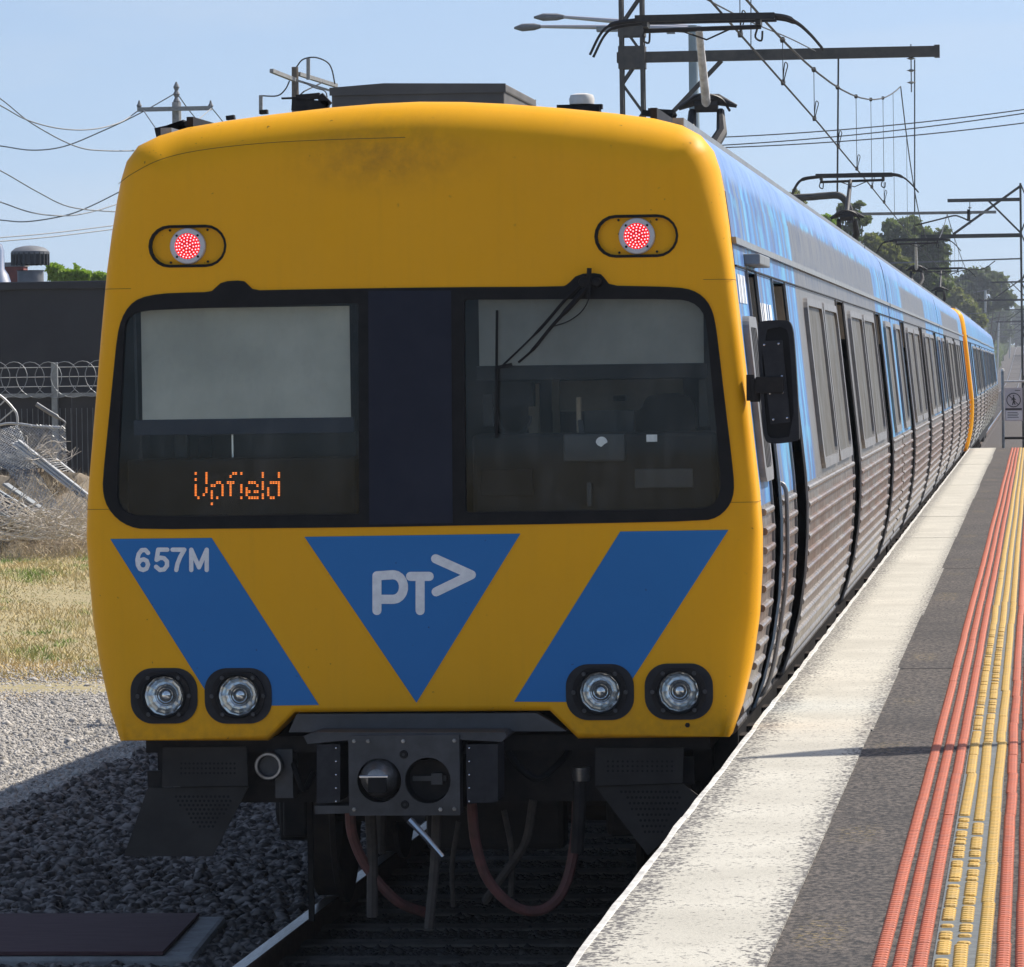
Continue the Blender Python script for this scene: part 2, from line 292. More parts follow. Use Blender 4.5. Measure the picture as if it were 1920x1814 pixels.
def wrap_side():
    m = mat('blue_wrap', (0.1, 0.3, 0.7), rough=0.42); g = NG(m); p = g.pos(); x, y, z = g.sep(p)[:3]
    pal = g.ramp(g.noise(g.mapp(p, (0, 1.9, 0.30)), 1.7, 3, 0.5), [(0.0, (0.13, 0.16, 0.24)), (0.41, (0.05, 0.11, 0.31)), (0.47, (0.05, 0.19, 0.47)), (0.53, (0.07, 0.28, 0.56)), (0.59, (0.13, 0.40, 0.62))], 'CONSTANT')
    wisp = g.ramp(g.noise(g.mapp(p, (0, 6, 0.5)), 2.0, 6), [(0.45, 0.0), (0.75, 0.8)])
    blue = g.mix(g.math('MULTIPLY', wisp, 0.45), pal, (0.26, 0.50, 0.64))
    blue = g.mix(g.ramp(g.noise(g.mapp(p, (0, 0.9, 1.6)), 1.4, 4), [(0.55, 0.0), (0.62, 0.75)]), blue, (0.10, 0.36, 0.55))
    blue = g.mix(g.ramp(g.noise(g.mapp(p, (0, 7, 3)), 1.6, 6), [(0.56, 0.0), (0.70, 0.6)]), blue, (0.09, 0.10, 0.13))
    # bare steel where the film has been peeled off: blocks along the car
    wob = g.math('ADD', y, g.math('MULTIPLY', g.noise(g.mapp(p, (0, 3, 1)), 2, 5), 0.5))
    b1 = g.math('MULTIPLY', g.step(wob, 28.1, 28.3), g.math('SUBTRACT', 1.0, g.step(wob, 42.4, 42.6)))
    b2 = g.math('MULTIPLY', g.step(wob, 51.5, 51.8), g.math('SUBTRACT', 1.0, g.step(wob, 62.0, 62.4)))
    b3 = g.math('MULTIPLY', g.step(wob, 74, 74.6), g.math('SUBTRACT', 1.0, g.step(wob, 90.0, 91)))
    bare = g.math('MAXIMUM', g.math('MAXIMUM', b1, b2), b3)
    zz = g.math('ADD', z, g.math('MULTIPLY', g.noise(g.mapp(p, (0, 4, 1)), 2, 5), 0.10))
    bare = g.math('MULTIPLY', bare, g.math('SUBTRACT', 1.0, g.step(zz, 2.47, 2.50)))
    scr = g.ramp(g.noise(g.mapp(p, (0, 14, 2.0)), 2.0, 6), [(0.44, 1.0), (0.50, 0.0)])
    steel = g.mix(g.noise(g.mapp(p, (1, 2, 0.5)), 2, 5), (0.30, 0.275, 0.25), (0.17, 0.155, 0.14))
    steel = g.mix(g.math('MULTIPLY', scr, g.math('MULTIPLY', g.step(z, 2.02, 2.15), 0.85)), steel, (0.07, 0.09, 0.15))
    body = g.mix(bare, blue, steel)
    cove = g.step(zz, 2.49, 2.55)
    covec = g.mix(g.ramp(g.noise(g.mapp(p, (0, 2.2, 1.2)), 1.8, 6), [(0.35, 0.0), (0.65, 1.0)]), (0.11, 0.22, 0.48), (0.23, 0.36, 0.60))
    dk = g.ramp(g.noise(g.mapp(p, (0, 10, 1.6)), 2.0, 6), [(0.52, 0.0), (0.66, 0.9)])
    covec = g.mix(g.math('MULTIPLY', dk, 0.65), covec, (0.07, 0.09, 0.14))
    g.l(g.mix(cove, body, covec), g.b.inputs['Base Color'])
    g.l(g.math('MULTIPLY', bare, 0.7), g.b.inputs['Metallic'])
    g.bump(g.noise(g.mapp(p, (1, 0.8, 1.5)), 2.5, 4), 0.02, 0.35)
wrap_side()

def asphalt():
    m = mat('platform_asphalt', (0.06, 0.058, 0.058), rough=0.85); g = NG(m); p = g.pos()
    sp = g.noise(g.mapp(p, (1.0, 0.45, 1.0)), 48, 4, 0.7); md = g.noise(p, 6, 5); lg = g.noise(p, 0.7, 4)
    c = g.mix(g.ramp(sp, [(0.40, 0.0), (0.63, 1.0)]), (0.007, 0.006, 0.0055), (0.15, 0.122, 0.10))
    c = g.mix(g.math('MULTIPLY', g.ramp(md, [(0.4, 0.0), (0.7, 1.0)]), 0.35), c, (0.05, 0.043, 0.037))
    c = g.mix(g.math('MULTIPLY', g.ramp(lg, [(0.45, 0.0), (0.7, 1.0)]), 0.5), c, (0.016, 0.014, 0.013))
    x, y, z = g.sep(p)[:3]
    # remnants of an old yellow line, worn to flecks
    band = g.math('MULTIPLY', g.step(x, -0.72, -0.66), g.math('SUBTRACT', 1.0, g.step(x, -0.58, -0.52)))
    dash = g.ramp(g.noise(g.mapp(p, (0.2, 0.45, 0)), 1.0, 1), [(0.57, 0.0), (0.63, 0.45)])
    fl = g.ramp(g.noise(p, 45, 3), [(0.56, 0.0), (0.62, 1.0)])
    c = g.mix(g.math('MULTIPLY', g.math('MULTIPLY', band, dash), fl), c, (0.42, 0.30, 0.09))
    g.l(c, g.b.inputs['Base Color']); g.bump(g.noise(p, 90, 4), 0.006, 0.8)
asphalt()
def white_coping():
    m = mat('white_coping', (0.7, 0.68, 0.6), rough=0.75); g = NG(m); p = g.pos(); x, y, z = g.sep(p)[:3]
    fine = g.noise(g.mapp(p, (1.0, 0.55, 1.0)), 62, 3, 0.6); mid = g.noise(p, 9, 6, 0.65); lg = g.noise(p, 1.3, 4)
    edge = g.math('ADD', g.math('SUBTRACT', 1.0, g.step(x, -1.23, -1.06)), g.step(x, -0.86, -0.72))
    wear = g.math('ADD', g.math('ADD', g.math('MULTIPLY', fine, 0.72), g.math('MULTIPLY', mid, 0.26)), g.math('MULTIPLY', lg, 0.12))
    wear = g.math('SUBTRACT', wear, g.math('MULTIPLY', edge, 0.125))
    paint = g.ramp(wear, [(0.40, 0.0), (0.49, 1.0)])
    dirty = g.mix(g.ramp(lg, [(0.35, 0.0), (0.7, 1.0)]), (0.57, 0.535, 0.45), (0.44, 0.41, 0.34))
    under = g.mix(g.noise(p, 60, 3), (0.06, 0.055, 0.052), (0.17, 0.155, 0.14))
    g.l(g.mix(paint, under, dirty), g.b.inputs['Base Color']); g.bump(g.noise(p, 80, 4), 0.005, 0.7)
white_coping()
mat('coping_lip', (0.70, 0.68, 0.62), rough=0.7, col2=(0.42, 0.40, 0.37), scale=14, bump=0.004)
mat('tactile_orange', (0.54, 0.125, 0.050), rough=0.6, col2=(0.37, 0.11, 0.065), scale=14, lo=0.4, hi=0.75)
mat('tactile_yellow', (0.62, 0.37, 0.065), rough=0.6, col2=(0.42, 0.29, 0.10), scale=14, lo=0.4, hi=0.75)
mat('old_glue', (0.11, 0.12, 0.12), rough=0.8, col2=(0.17, 0.18, 0.175), scale=25, bump=0.002)

# ------------------------------------------------------------------ mesh builder
ROOT = {}
class MB:
    def __init__(s): s.v = []; s.f = []; s.off = 0
    def add(s, verts, faces):
        n = len(s.v); s.v.extend(tuple(v) for v in verts); s.f.extend(tuple(i+n for i in f) for f in faces); return s
    def box(s, a, b):
        x0, y0, z0 = (min(a[i], b[i]) for i in range(3)); x1, y1, z1 = (max(a[i], b[i]) for i in range(3))
        return s.add([(x0, y0, z0), (x1, y0, z0), (x1, y1, z0), (x0, y1, z0), (x0, y0, z1), (x1, y0, z1), (x1, y1, z1), (x0, y1, z1)],
                     [(0, 3, 2, 1), (4, 5, 6, 7), (0, 1, 5, 4), (1, 2, 6, 5), (2, 3, 7, 6), (3, 0, 4, 7)])
    def tube(s, pts, r, seg=8, caps=True):
        pts = [Vector(p) for p in pts]; n = len(pts)
        rs = r if isinstance(r, (list, tuple)) else [r]*n
        t0 = (pts[1]-pts[0]).normalized()
        up = Vector((0, 0, 1)) if abs(t0.z) < 0.9 else Vector((1, 0, 0))
        nx = t0.cross(up).normalized(); vs = []
        for i, p in enumerate(pts):
            t = (pts[min(i+1, n-1)]-pts[max(i-1, 0)]).normalized()
            nx = (nx - t*nx.dot(t)).normalized(); ny = t.cross(nx)
            for k in range(seg):
                a = 2*math.pi*k/seg; vs.append(p + (nx*math.cos(a)+ny*math.sin(a))*rs[i])
        fs = [(i*seg+k, i*seg+(k+1) % seg, (i+1)*seg+(k+1) % seg, (i+1)*seg+k) for i in range(n-1) for k in range(seg)]
        if caps: fs += [tuple(range(seg))[::-1], tuple((n-1)*seg+k for k in range(seg))]
        return s.add(vs, fs)
    def bar(s, a, b, w, h):                 # rectangular bar
        a, b = Vector(a), Vector(b); t = (b-a).normalized()
        up = Vector((0, 0, 1)) if abs(t.z) < 0.95 else Vector((0, 1, 0))
        nx = t.cross(up).normalized()*(w/2); ny = nx.cross(t).normalized()*(h/2)
        vs = [p+sx*nx+sy*ny for p in (a, b) for sx, sy in ((-1, -1), (1, -1), (1, 1), (-1, 1))]
        return s.add(vs, [(0, 1, 2, 3), (7, 6, 5, 4), (0, 4, 5, 1), (1, 5, 6, 2), (2, 6, 7, 3), (3, 7, 4, 0)])
    def lathe(s, prof, c, axis='Y', seg=24, sx=1.0):   # prof: (radius, distance along axis)
        vs = []; c = Vector(c)
        for r, h in prof:
            for k in range(seg):
                a = 2*math.pi*k/seg
                if axis == 'Y': vs.append(c+Vector((r*math.cos(a)*sx, h, r*math.sin(a))))
                elif axis == 'Z': vs.append(c+Vector((r*math.cos(a), r*math.sin(a), h)))
                else: vs.append(c+Vector((h, r*math.cos(a), r*math.sin(a))))
        n = len(prof)
        return s.add(vs, [(i*seg+k, i*seg+(k+1) % seg, (i+1)*seg+(k+1) % seg, (i+1)*seg+k) for i in range(n-1) for k in range(seg)])
    def prism(s, poly, Y0, Y1, holes=()):   # poly in (x, z), extruded in Y
        tri, pts = cdt([poly], holes)
        n = len(pts)
        s.add([(p[0], Y0, p[1]) for p in pts] + [(p[0], Y1, p[1]) for p in pts], [t for t in tri] + [tuple(i+n for i in t[::-1]) for t in tri])
        for lp in [poly]+list(holes):
            m = len(lp)
            s.add([(p[0], Y0, p[1]) for p in lp]+[(p[0], Y1, p[1]) for p in lp], [(k, (k+1) % m, m+(k+1) % m, m+k) for k in range(m)])
        return s
    def sheet(s, polys, Y, holes=()):
        tri, pts = cdt(polys, holes); return s.add([(p[0], Y, p[1]) for p in pts], tri)
    def build(s, name, m, parent=None, smooth=False, bevel=0.0, sharp=35):
        off = ROOT.get(parent.name, Vector((0, 0, 0))) if parent else Vector((0, 0, 0))
        me = bpy.data.meshes.new(name)
        me.from_pydata([(v[0]-off.x, v[1]-off.y, v[2]-off.z) for v in s.v], [], s.f); me.validate()
        bm = bmesh.new(); bm.from_mesh(me); bmesh.ops.recalc_face_normals(bm, faces=bm.faces); bm.to_mesh(me); bm.free()
        if m: me.materials.append(MATS[m])
        if smooth:
            me.polygons.foreach_set('use_smooth', [True]*len(me.polygons)); me.set_sharp_from_angle(angle=math.radians(sharp))
        o = bpy.data.objects.new(name, me); COL.objects.link(o)
        if parent: o.parent = parent; ROOT[o.name] = off
        if bevel:
            md = o.modifiers.new('bevel', 'BEVEL'); md.width = bevel; md.segments = 2; md.limit_method = 'ANGLE'
        return o

def inside(p, poly):
    x, y = p; c = False; n = len(poly); j = n-1
    for i in range(n):
        xi, yi = poly[i]; xj, yj = poly[j]
        if (yi > y) != (yj > y) and x < (xj-xi)*(y-yi)/(yj-yi)+xi: c = not c
        j = i
    return c
def cdt(polys, holes=()):
    vs = []; es = []
    for lp in list(polys)+list(holes):
        n = len(vs); m = len(lp); vs += [Vector((p[0], p[1])) for p in lp]; es += [(n+i, n+(i+1) % m) for i in range(m)]
    ov, oe, of, *_ = delaunay_2d_cdt(vs, es, [], 0, 1e-6)
    out = []
    for f in of:
        c = sum((ov[i] for i in f), Vector((0, 0)))/len(f)
        if any(inside(c, q) for q in polys) and not any(inside(c, q) for q in holes): out.append(tuple(f))
    used = sorted({i for f in out for i in f}); re_ = {i: k for k, i in enumerate(used)}
    return [tuple(re_[i] for i in f) for f in out], [(ov[i].x, ov[i].y) for i in used]
def smooth_loop(pts, it=2):                 # Chaikin, closed
    for _ in range(it):
        q = []
        for i in range(len(pts)):
            a, b = pts[i], pts[(i+1) % len(pts)]
            q += [(a[0]*.75+b[0]*.25, a[1]*.75+b[1]*.25), (a[0]*.25+b[0]*.75, a[1]*.25+b[1]*.75)]
        pts = q
    return pts
def rrect(x0, z0, x1, z1, r, n=6):
    o = []
    for cx, cz, a0 in ((x1-r, z1-r, 0), (x0+r, z1-r, 90), (x0+r, z0+r, 180), (x1-r, z0+r, 270)):
        for k in range(n+1):
            a = math.radians(a0+90*k/n); o.append((cx+r*math.cos(a), cz+r*math.sin(a)))
    return o
def circ(cx, cz, r, n=28): return [(cx+r*math.cos(2*math.pi*k/n), cz+r*math.sin(2*math.pi*k/n)) for k in range(n)]
def crom(pts, n=8):                          # Catmull-Rom through points
    pts = [Vector(p) for p in pts]; q = [pts[0]*2-pts[1]]+pts+[pts[-1]*2-pts[-2]]; out = []
    for i in range(1, len(q)-2):
        for k in range(n):
            t = k/n; a, b, c, d = q[i-1], q[i], q[i+1], q[i+2]
            out.append(0.5*((2*b)+(c-a)*t+(2*a-5*b+4*c-d)*t*t+(3*b-a-3*c+d)*t**3))
    out.append(pts[-1]); return out
def sag(a, b, s, n=16):
    a, b = Vector(a), Vector(b); return [a.lerp(b, k/n)-Vector((0, 0, s*4*(k/n)*(1-k/n))) for k in range(n+1)]

def tag(o, label=None, cat=None, group=None, kind=None):
    if label: o['label'] = label
    if cat: o['category'] = cat
    if group: o['group'] = group
    if kind: o['kind'] = kind
    return o
def thing(name, label, cat, loc, group=None):
    o = bpy.data.objects.new(name, None); COL.objects.link(o); o.location = loc; o.empty_display_size = 0.2
    ROOT[o.name] = Vector(loc); return tag(o, label, cat, group)
def text_mesh(s, size, bold=0.0, spacing=1.0):
    c = bpy.data.curves.new('t', 'FONT'); c.body = s; c.size = size; c.offset = bold; c.space_character = spacing; c.resolution_u = 4
    o = bpy.data.objects.new('t', c); COL.objects.link(o)
    bpy.context.view_layer.update()
    me = bpy.data.meshes.new_from_object(o.evaluated_get(bpy.context.evaluated_depsgraph_get()))
    v = [tuple(q.co) for q in me.vertices]; f = [tuple(q.vertices) for q in me.polygons]
    bpy.data.objects.remove(o); bpy.data.meshes.remove(me); bpy.data.curves.remove(c)
    return v, f

# ------------------------------------------------------------------ numpy scatter
def np_mesh(name, V, Fa, m, smooth=False):
    me = bpy.data.meshes.new(name); k = Fa.shape[1]
    me.vertices.add(len(V)); me.vertices.foreach_set('co', V.astype(np.float32).ravel())
    me.loops.add(Fa.size); me.loops.foreach_set('vertex_index', Fa.astype(np.int32).ravel())
    me.polygons.add(len(Fa)); me.polygons.foreach_set('loop_start', np.arange(0, Fa.size, k, dtype=np.int32))
    me.update(calc_edges=True); me.validate()
    me.materials.append(MATS[m]); o = bpy.data.objects.new(name, me); COL.objects.link(o)
    return o
def ico():
    bm = bmesh.new(); bmesh.ops.create_icosphere(bm, subdivisions=1, radius=1)
    v = np.array([q.co[:] for q in bm.verts]); f = np.array([[a.index for a in q.verts] for q in bm.faces]); bm.free(); return v, f
def scatter_stones(name, XYZ, sizes, m, flat=0.7, octa=False):
    if octa:
        bv = np.array([(1, 0, 0), (-1, 0, 0), (0, 1, 0), (0, -1, 0), (0, 0, 1), (0, 0, -1)], float)
        bf = np.array([(0, 2, 4), (2, 1, 4), (1, 3, 4), (3, 0, 4), (2, 0, 5), (1, 2, 5), (3, 1, 5), (0, 3, 5)])
    else: bv, bf = ico()
    n = len(XYZ); k = len(bv)
    V = np.repeat(bv[None], n, 0)*nrs.uniform(0.62, 1.25, (n, k, 1))
    V *= sizes[:, None, None]*nrs.uniform(0.7, 1.3, (n, 1, 3)); V[:, :, 2] *= flat
    a = nrs.uniform(0, 6.28, n); t = nrs.uniform(-.6, .6, n)
    ca, sa, ct, st = np.cos(a), np.sin(a), np.cos(t), np.sin(t)
    x, y, z = V[..., 0].copy(), V[..., 1].copy(), V[..., 2].copy()
    y, z = y*ct[:, None]-z*st[:, None], y*st[:, None]+z*ct[:, None]
    x, y = x*ca[:, None]-y*sa[:, None], x*sa[:, None]+y*ca[:, None]
    V = np.stack([x, y, z], -1)+XYZ[:, None, :]
    Fa = (bf[None]+(np.arange(n)*k)[:, None, None]).reshape(-1, 3)
    return np_mesh(name, V.reshape(-1, 3), Fa, m)
def blades(name, XYZ, h, w, m, lean=0.5):
    n = len(XYZ); a = nrs.uniform(0, 6.28, n); d = np.stack([np.cos(a), np.sin(a), 0*a], -1)*w[:, None]
    b = nrs.uniform(0, 6.28, n); ln = nrs.uniform(0, lean, n)*h
    up = np.stack([np.cos(b)*ln, np.sin(b)*ln, h*nrs.uniform(0.7, 1, n)], -1)
    V = np.stack([XYZ-d/2, XYZ+d/2, XYZ+up*0.55+d*0.35, XYZ+up+np.array([0, 0, -0.01])], 1)
    V2 = V.copy(); Fa = np.array([[0, 1, 2], [0, 2, 3]])[None]+(np.arange(n)*4)[:, None, None]
    return np_mesh(name, V2.reshape(-1, 3), Fa.reshape(-1, 3), m)

# ================================================================== SETTING
TC = -2.74            # track centre line
RAIL_Z = -1.05
EDGE = -1.25          # platform edge
def grade(Y):
    t = min(max((Y-560)/620, 0), 1); return 7.0*t*t*(3-2*t) + max(0, Y-1180)*0.004
def gz(X, Y):
    z = -1.34
    if X < -6.2:
        t = min(max((-6.2-X)/1.2, 0), 1); z += 0.2*t
        t2 = min(max((Y-43)/19.0, 0), 1); z += 0.70*t2*t
    return z + grade(Y)
xs = [-900, -500, -250, -120, -60, -35, -25] + [-20+0.8*i for i in range(19)] + [-4.6, -2.7, -0.8, 2, 8, 20, 60, 150, 400, 900]
ys = [-120, -60, -20, 10] + [20+2.4*i for i in range(24)] + [80, 90, 105, 125, 150, 200, 260, 330, 420, 500] + [560+50*i for i in range(14)] + [1400, 1800, 2500, 3400]
g = MB(); nx, ny = len(xs), len(ys)
g.add([(x, y, gz(x, y)) for y in ys for x in xs], [(j*nx+i, j*nx+i+1, (j+1)*nx+i+1, (j+1)*nx+i) for j in range(ny-1) for i in range(nx-1)])
tag(g.build('ground', 'ground_field', smooth=True), kind='structure')

# gravel path beside the track, trackbed, rails, sleepers
g = MB(); yy = [-30, 0, 15, 25, 35, 43, 44.5]
g.add([(x, y, -1.13) for y in yy for x in (-13, -6.3)], [(i*2, i*2+1, i*2+3, i*2+2) for i in range(len(yy)-1)])
path = tag(g.build('gravel_path', 'gravel_bed'), kind='structure')
yy = [-30, 0, 20, 30, 44, 60, 100, 160, 250, 400, 560]+[590+40*i for i in range(18)]
g = MB(); prof = [(-6.6, -1.30), (-6.1, -1.13), (-4.2, -1.12), (-3.7, -1.17), (-1.8, -1.17), (-1.28, -1.14), (-0.6, -1.14), (0.0, -1.30)]
g.add([(x, y, z+grade(y)) for y in yy for x, z in prof], [(j*8+i, j*8+i+1, (j+1)*8+i+1, (j+1)*8+i) for j in range(len(yy)-1) for i in range(7)])
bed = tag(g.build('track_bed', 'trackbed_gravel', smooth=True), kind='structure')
yr = [-30]+[y for y in yy if y > 0]
for sx in (-1, 1):
    cx = TC+sx*0.835
    sec = [(-.065, -.16), (.065, -.16), (.065, -.145), (.012, -.12), (.012, -.045), (.036, -.035), (.036, -.006), (.03, 0), (-.03, 0), (-.036, -.006), (-.036, -.035), (-.012, -.045), (-.012, -.12), (-.065, -.145)]
    g = MB(); m = len(sec)
    g.add([(cx+u, y, RAIL_Z+w+grade(y)) for y in yr for u, w in sec], [(j*m+i, j*m+(i+1) % m, (j+1)*m+(i+1) % m, (j+1)*m+i) for j in range(len(yr)-1) for i in range(m)])
    rl = g.build('rail', 'rail_side', bed)
    g = MB(); g.add([(cx+u, y, RAIL_Z+grade(y)+.002) for y in yr for u in (-.031, .031)], [(i*2, i*2+1, i*2+3, i*2+2) for i in range(len(yr)-1)])
    g.build('running_surface', 'rail_top', rl)
sm = None
for i in range(34):
    if sm is None:
        o = MB().box((TC-1.3, 21, -1.33), (TC+1.3, 21.23, -1.155)).build('sleeper', 'sleeper', bed, bevel=0.012); sm = o
    else:
        o = sm.copy(); COL.objects.link(o); o.location = (0, i*0.685, 0)
g = MB()
for i in range(900):
    y = 140+i*0.9
    g.box((TC-1.3, y, -1.33+grade(y)), (TC+1.3, y+.23, -1.166+grade(y)))
tag(g.build('far_sleepers', 'pale_sleeper', bed), kind='stuff')

# loose stones: coarse ballast by the rail, finer gravel further out (only where the camera, or one a step aside, could look)
def strip_pts(n, y0, y1, x0f, x1f, zf):
    Y = nrs.uniform(y0, y1, n); a = np.array([x0f(v) for v in Y]); b = np.array([x1f(v) for v in Y])
    X = a+(b-a)*nrs.uniform(0, 1, n); Z = np.array([zf(u, v) for u, v in zip(X, Y)]); return np.stack([X, Y, Z], -1)
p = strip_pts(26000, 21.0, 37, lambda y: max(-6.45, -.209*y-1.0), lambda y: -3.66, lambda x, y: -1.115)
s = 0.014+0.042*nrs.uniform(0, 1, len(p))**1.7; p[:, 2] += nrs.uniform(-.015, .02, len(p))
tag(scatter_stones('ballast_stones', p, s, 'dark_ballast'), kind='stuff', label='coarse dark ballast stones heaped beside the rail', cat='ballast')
p = strip_pts(8000, 21.0, 34, lambda y: TC-.78, lambda y: TC+.78, lambda x, y: -1.175)
tag(scatter_stones('track_stones', p, nrs.uniform(0.018, 0.036, len(p)), 'ballast', octa=True), kind='stuff', label='ballast stones between the rails under the train', cat='ballast')
p = strip_pts(60000, 24, 46, lambda y: -.209*y-1.6, lambda y: min(-6.1, -.176*y+1.2), lambda x, y: -1.13+max(0, y-43)*0.03)
big = nrs.uniform(0, 1, len(p)) > 0.985
s = np.where(big, nrs.uniform(.03, .055, len(p)), nrs.uniform(.010, .026, len(p)))
tag(scatter_stones('gravel_stones', p, s, 'fine_gravel', octa=True), kind='stuff', label='pale sunlit gravel beside the train shadow', cat='gravel')
# dry grass
p = strip_pts(80000, 39.5, 64, lambda y: -.209*y-1.8, lambda y: -.176*y+1.6, lambda x, y: max(gz(x, y), -1.13)-.01)
edge = 43.0+0.9*np.sin(p[:, 0]*2.3)+0.5*np.sin(p[:, 0]*6.1+1)+nrs.uniform(-1, 1, len(p))*nrs.uniform(0, 1.6, len(p)); p = p[p[:, 1] > edge]
patch = 0.6+0.5*np.sin(p[:, 0]*1.7+p[:, 1]*0.6)*np.sin(p[:, 1]*0.9+1.0)
tag(blades('dry_grass', p, nrs.uniform(.03, .11, len(p))*patch+.02, nrs.uniform(.006, .016, len(p)), 'dry_grass', lean=0.9), kind='stuff', label='patchy sunburnt grass between the gravel and the fence', cat='grass')

# ------------------------------------------------------------------ platform
PEND = 97.0
g = MB().box((EDGE+.02, -25, -1.34), (7, PEND, -0.004))
plat = tag(g.build('platform', 'platform_asphalt'), kind='structure')
yj = [-25, -17, -9, -1.5, 5.2, 11.4, 17.6, 21.9, 26.4, 32.0, 39.5, 46.5, 53, 60, 67, 74, 81, 88, PEND]
for a, b in zip(yj[:-1], yj[1:]):
    dz = rnd.uniform(0, .006)
    w = -0.735+rnd.uniform(-.012, .012)
    sl_ = MB().box((EDGE, a+.006, -.16), (w, b-.006, dz)).build('coping_slab', 'white_coping', plat)
    g = MB(); n = max(4, int((b-a)/.35)); pts = []
    for k in range(n+1): pts.append((EDGE-.004+rnd.uniform(-.004, .004), a+.008+(b-a-.016)*k/n, dz-.012+rnd.uniform(-.003, .003)))
    g.tube(pts, 0.018, 6).build('edge_lip', 'coping_lip', sl_, smooth=True)
# seams across the asphalt
g = MB()
for y in (26.42, 39.52):
    g.box((-0.72, y-.006, -.006), (2.5, y+.006, -.0025))
g.build('asphalt_seam', 'black_rubber', plat)
# tactile strips: rows of ribbed bars glued to the asphalt
def strip_mesh(L, w, h, pitch):
    """moulded strip of length L along Y: thin base carrying a row of round studs"""
    vs = []; fs = []; n = max(1, int(round(L/pitch))); K = 8
    b = w*.40; vs += [(-b, 0, 0), (b, 0, 0), (b, L, 0), (-b, L, 0), (-b*.9, 0, h*.25), (b*.9, 0, h*.25), (b*.9, L, h*.25), (-b*.9, L, h*.25)]
    fs += [(4, 5, 6, 7), (0, 1, 5, 4), (1, 2, 6, 5), (2, 3, 7, 6), (3, 0, 4, 7)]
    for i in range(n):
        yc = L*(i+.5)/n; o = len(vs)
        for r_, z_ in ((.5, 0), (.46, h*.7), (.36, h)):
            for k in range(K): t = 2*math.pi*k/K; vs.append((w*r_*math.cos(t), yc+w*r_*math.sin(t), z_))
        for j in (0, 1):
            for k in range(K): fs.append((o+j*K+k, o+j*K+(k+1) % K, o+(j+1)*K+(k+1) % K, o+(j+1)*K+k))
        fs.append(tuple(o+2*K+k for k in range(K)))
    return vs, fs
TX0, TP, TW = -0.427, 0.0540, 0.041
rows = []
for r in range(12):
    colr = 'tactile_orange' if r in (0, 1, 2, 6, 7, 8) else 'tactile_yellow'
    rows.append((TX0+r*TP, colr))
cache = {}; far = {'tactile_orange': MB(), 'tactile_yellow': MB()}; base_pieces = []
for r, (x, colr) in enumerate(rows):
    y = 9.2+rnd.uniform(0, .3); wob = rnd.uniform(0, 6)
    while y < PEND-.4:
        broken = r in (3, 4) and (12 < y < 17.5 or 21 < y < 30 or rnd.random() < .15)
        L = rnd.choice([.06, .09, .12, .18, .18, .3, .4]) if broken else rnd.choice([.6, .9, 1.2, 1.8]) if r > 2 else rnd.choice([.9, 1.2, 1.8])
        gap = (rnd.choice([.03, .05, .07, .12]) if broken else rnd.choice([.004, .006, .008, .03]))
        L = min(L, PEND-.2-y)
        xx = x+.0018*math.sin(y*.35+(0 if r < 3 else 2))+rnd.uniform(-.0008, .0008)
        if y < 33 and not (r > 8):
            key = (round(L, 2), colr)
            if key not in cache:
                v, f = strip_mesh(L, TW, .0078, .054); o = MB().add(v, f).build('tactile_strip', colr, plat); cache[key] = o.data
            else:
                o = bpy.data.objects.new('tactile_strip', cache[key]); COL.objects.link(o); o.parent = plat
            o.location = (xx, y, -.002)
            if r > 2: o.rotation_euler.z = rnd.uniform(-.004, .004)
        else:
            v, f = strip_mesh(L, TW, .0078, .054); far[colr].add([(q[0]+xx, q[1]+y, q[2]-.002) for q in v], f)
        y += L+gap
for c, fb in far.items(): tag(fb.build('far_tactile_strips', c, plat), kind='stuff')
g = MB(); g.box((TX0+2.55*TP, 9, -.006), (TX0+5.45*TP, PEND-.3, -.0015)); g.build('glue_bed', 'old_glue', plat)
# brick face under the platform edge is the dark slab itself; platform lamp to the right throws the long shadow
lp = thing('platform_lamp', 'tall grey platform lamp post whose shadow crosses the tactile strips', 'lamp post', (3.87, 24.0, 0))
MB().lathe([(.10, 0), (.095, .6), (.06, .65), (.04, 5.45), (0, 5.45)], (3.87, 24.0, 0), 'Z', 12).build('pole', 'galvanised', lp, smooth=True)
MB().box((3.72, 23.85, 0), (4.02, 24.15, .03)).build('base_plate', 'galvanised', lp)
_t = Vector((2.9-3.87, 23.33-24.0, 0)).normalized(); _n = Vector((-_t.y, _t.x, 0)); _o = Vector((3.87, 24.0, 5.45))
_st = [(-.05, .06), (.2, .10), (.25, .20), (.6, .19), (.85, .13), (1.15, .03)]
g = MB(); g.add([_o+_t*d+_n*w_*s_+Vector((0, 0, z_)) for d, w_ in _st for s_, z_ in ((-1, 0), (1, 0), (.7, .1), (-.7, .1))], [(i*4+k, i*4+(k+1) % 4, i*4+4+(k+1) % 4, i*4+4+k) for i in range(5) for k in range(4)]+[(0, 1, 2, 3), (20, 21, 22, 23)])
g.build('lamp_head', 'vent_grey', lp)

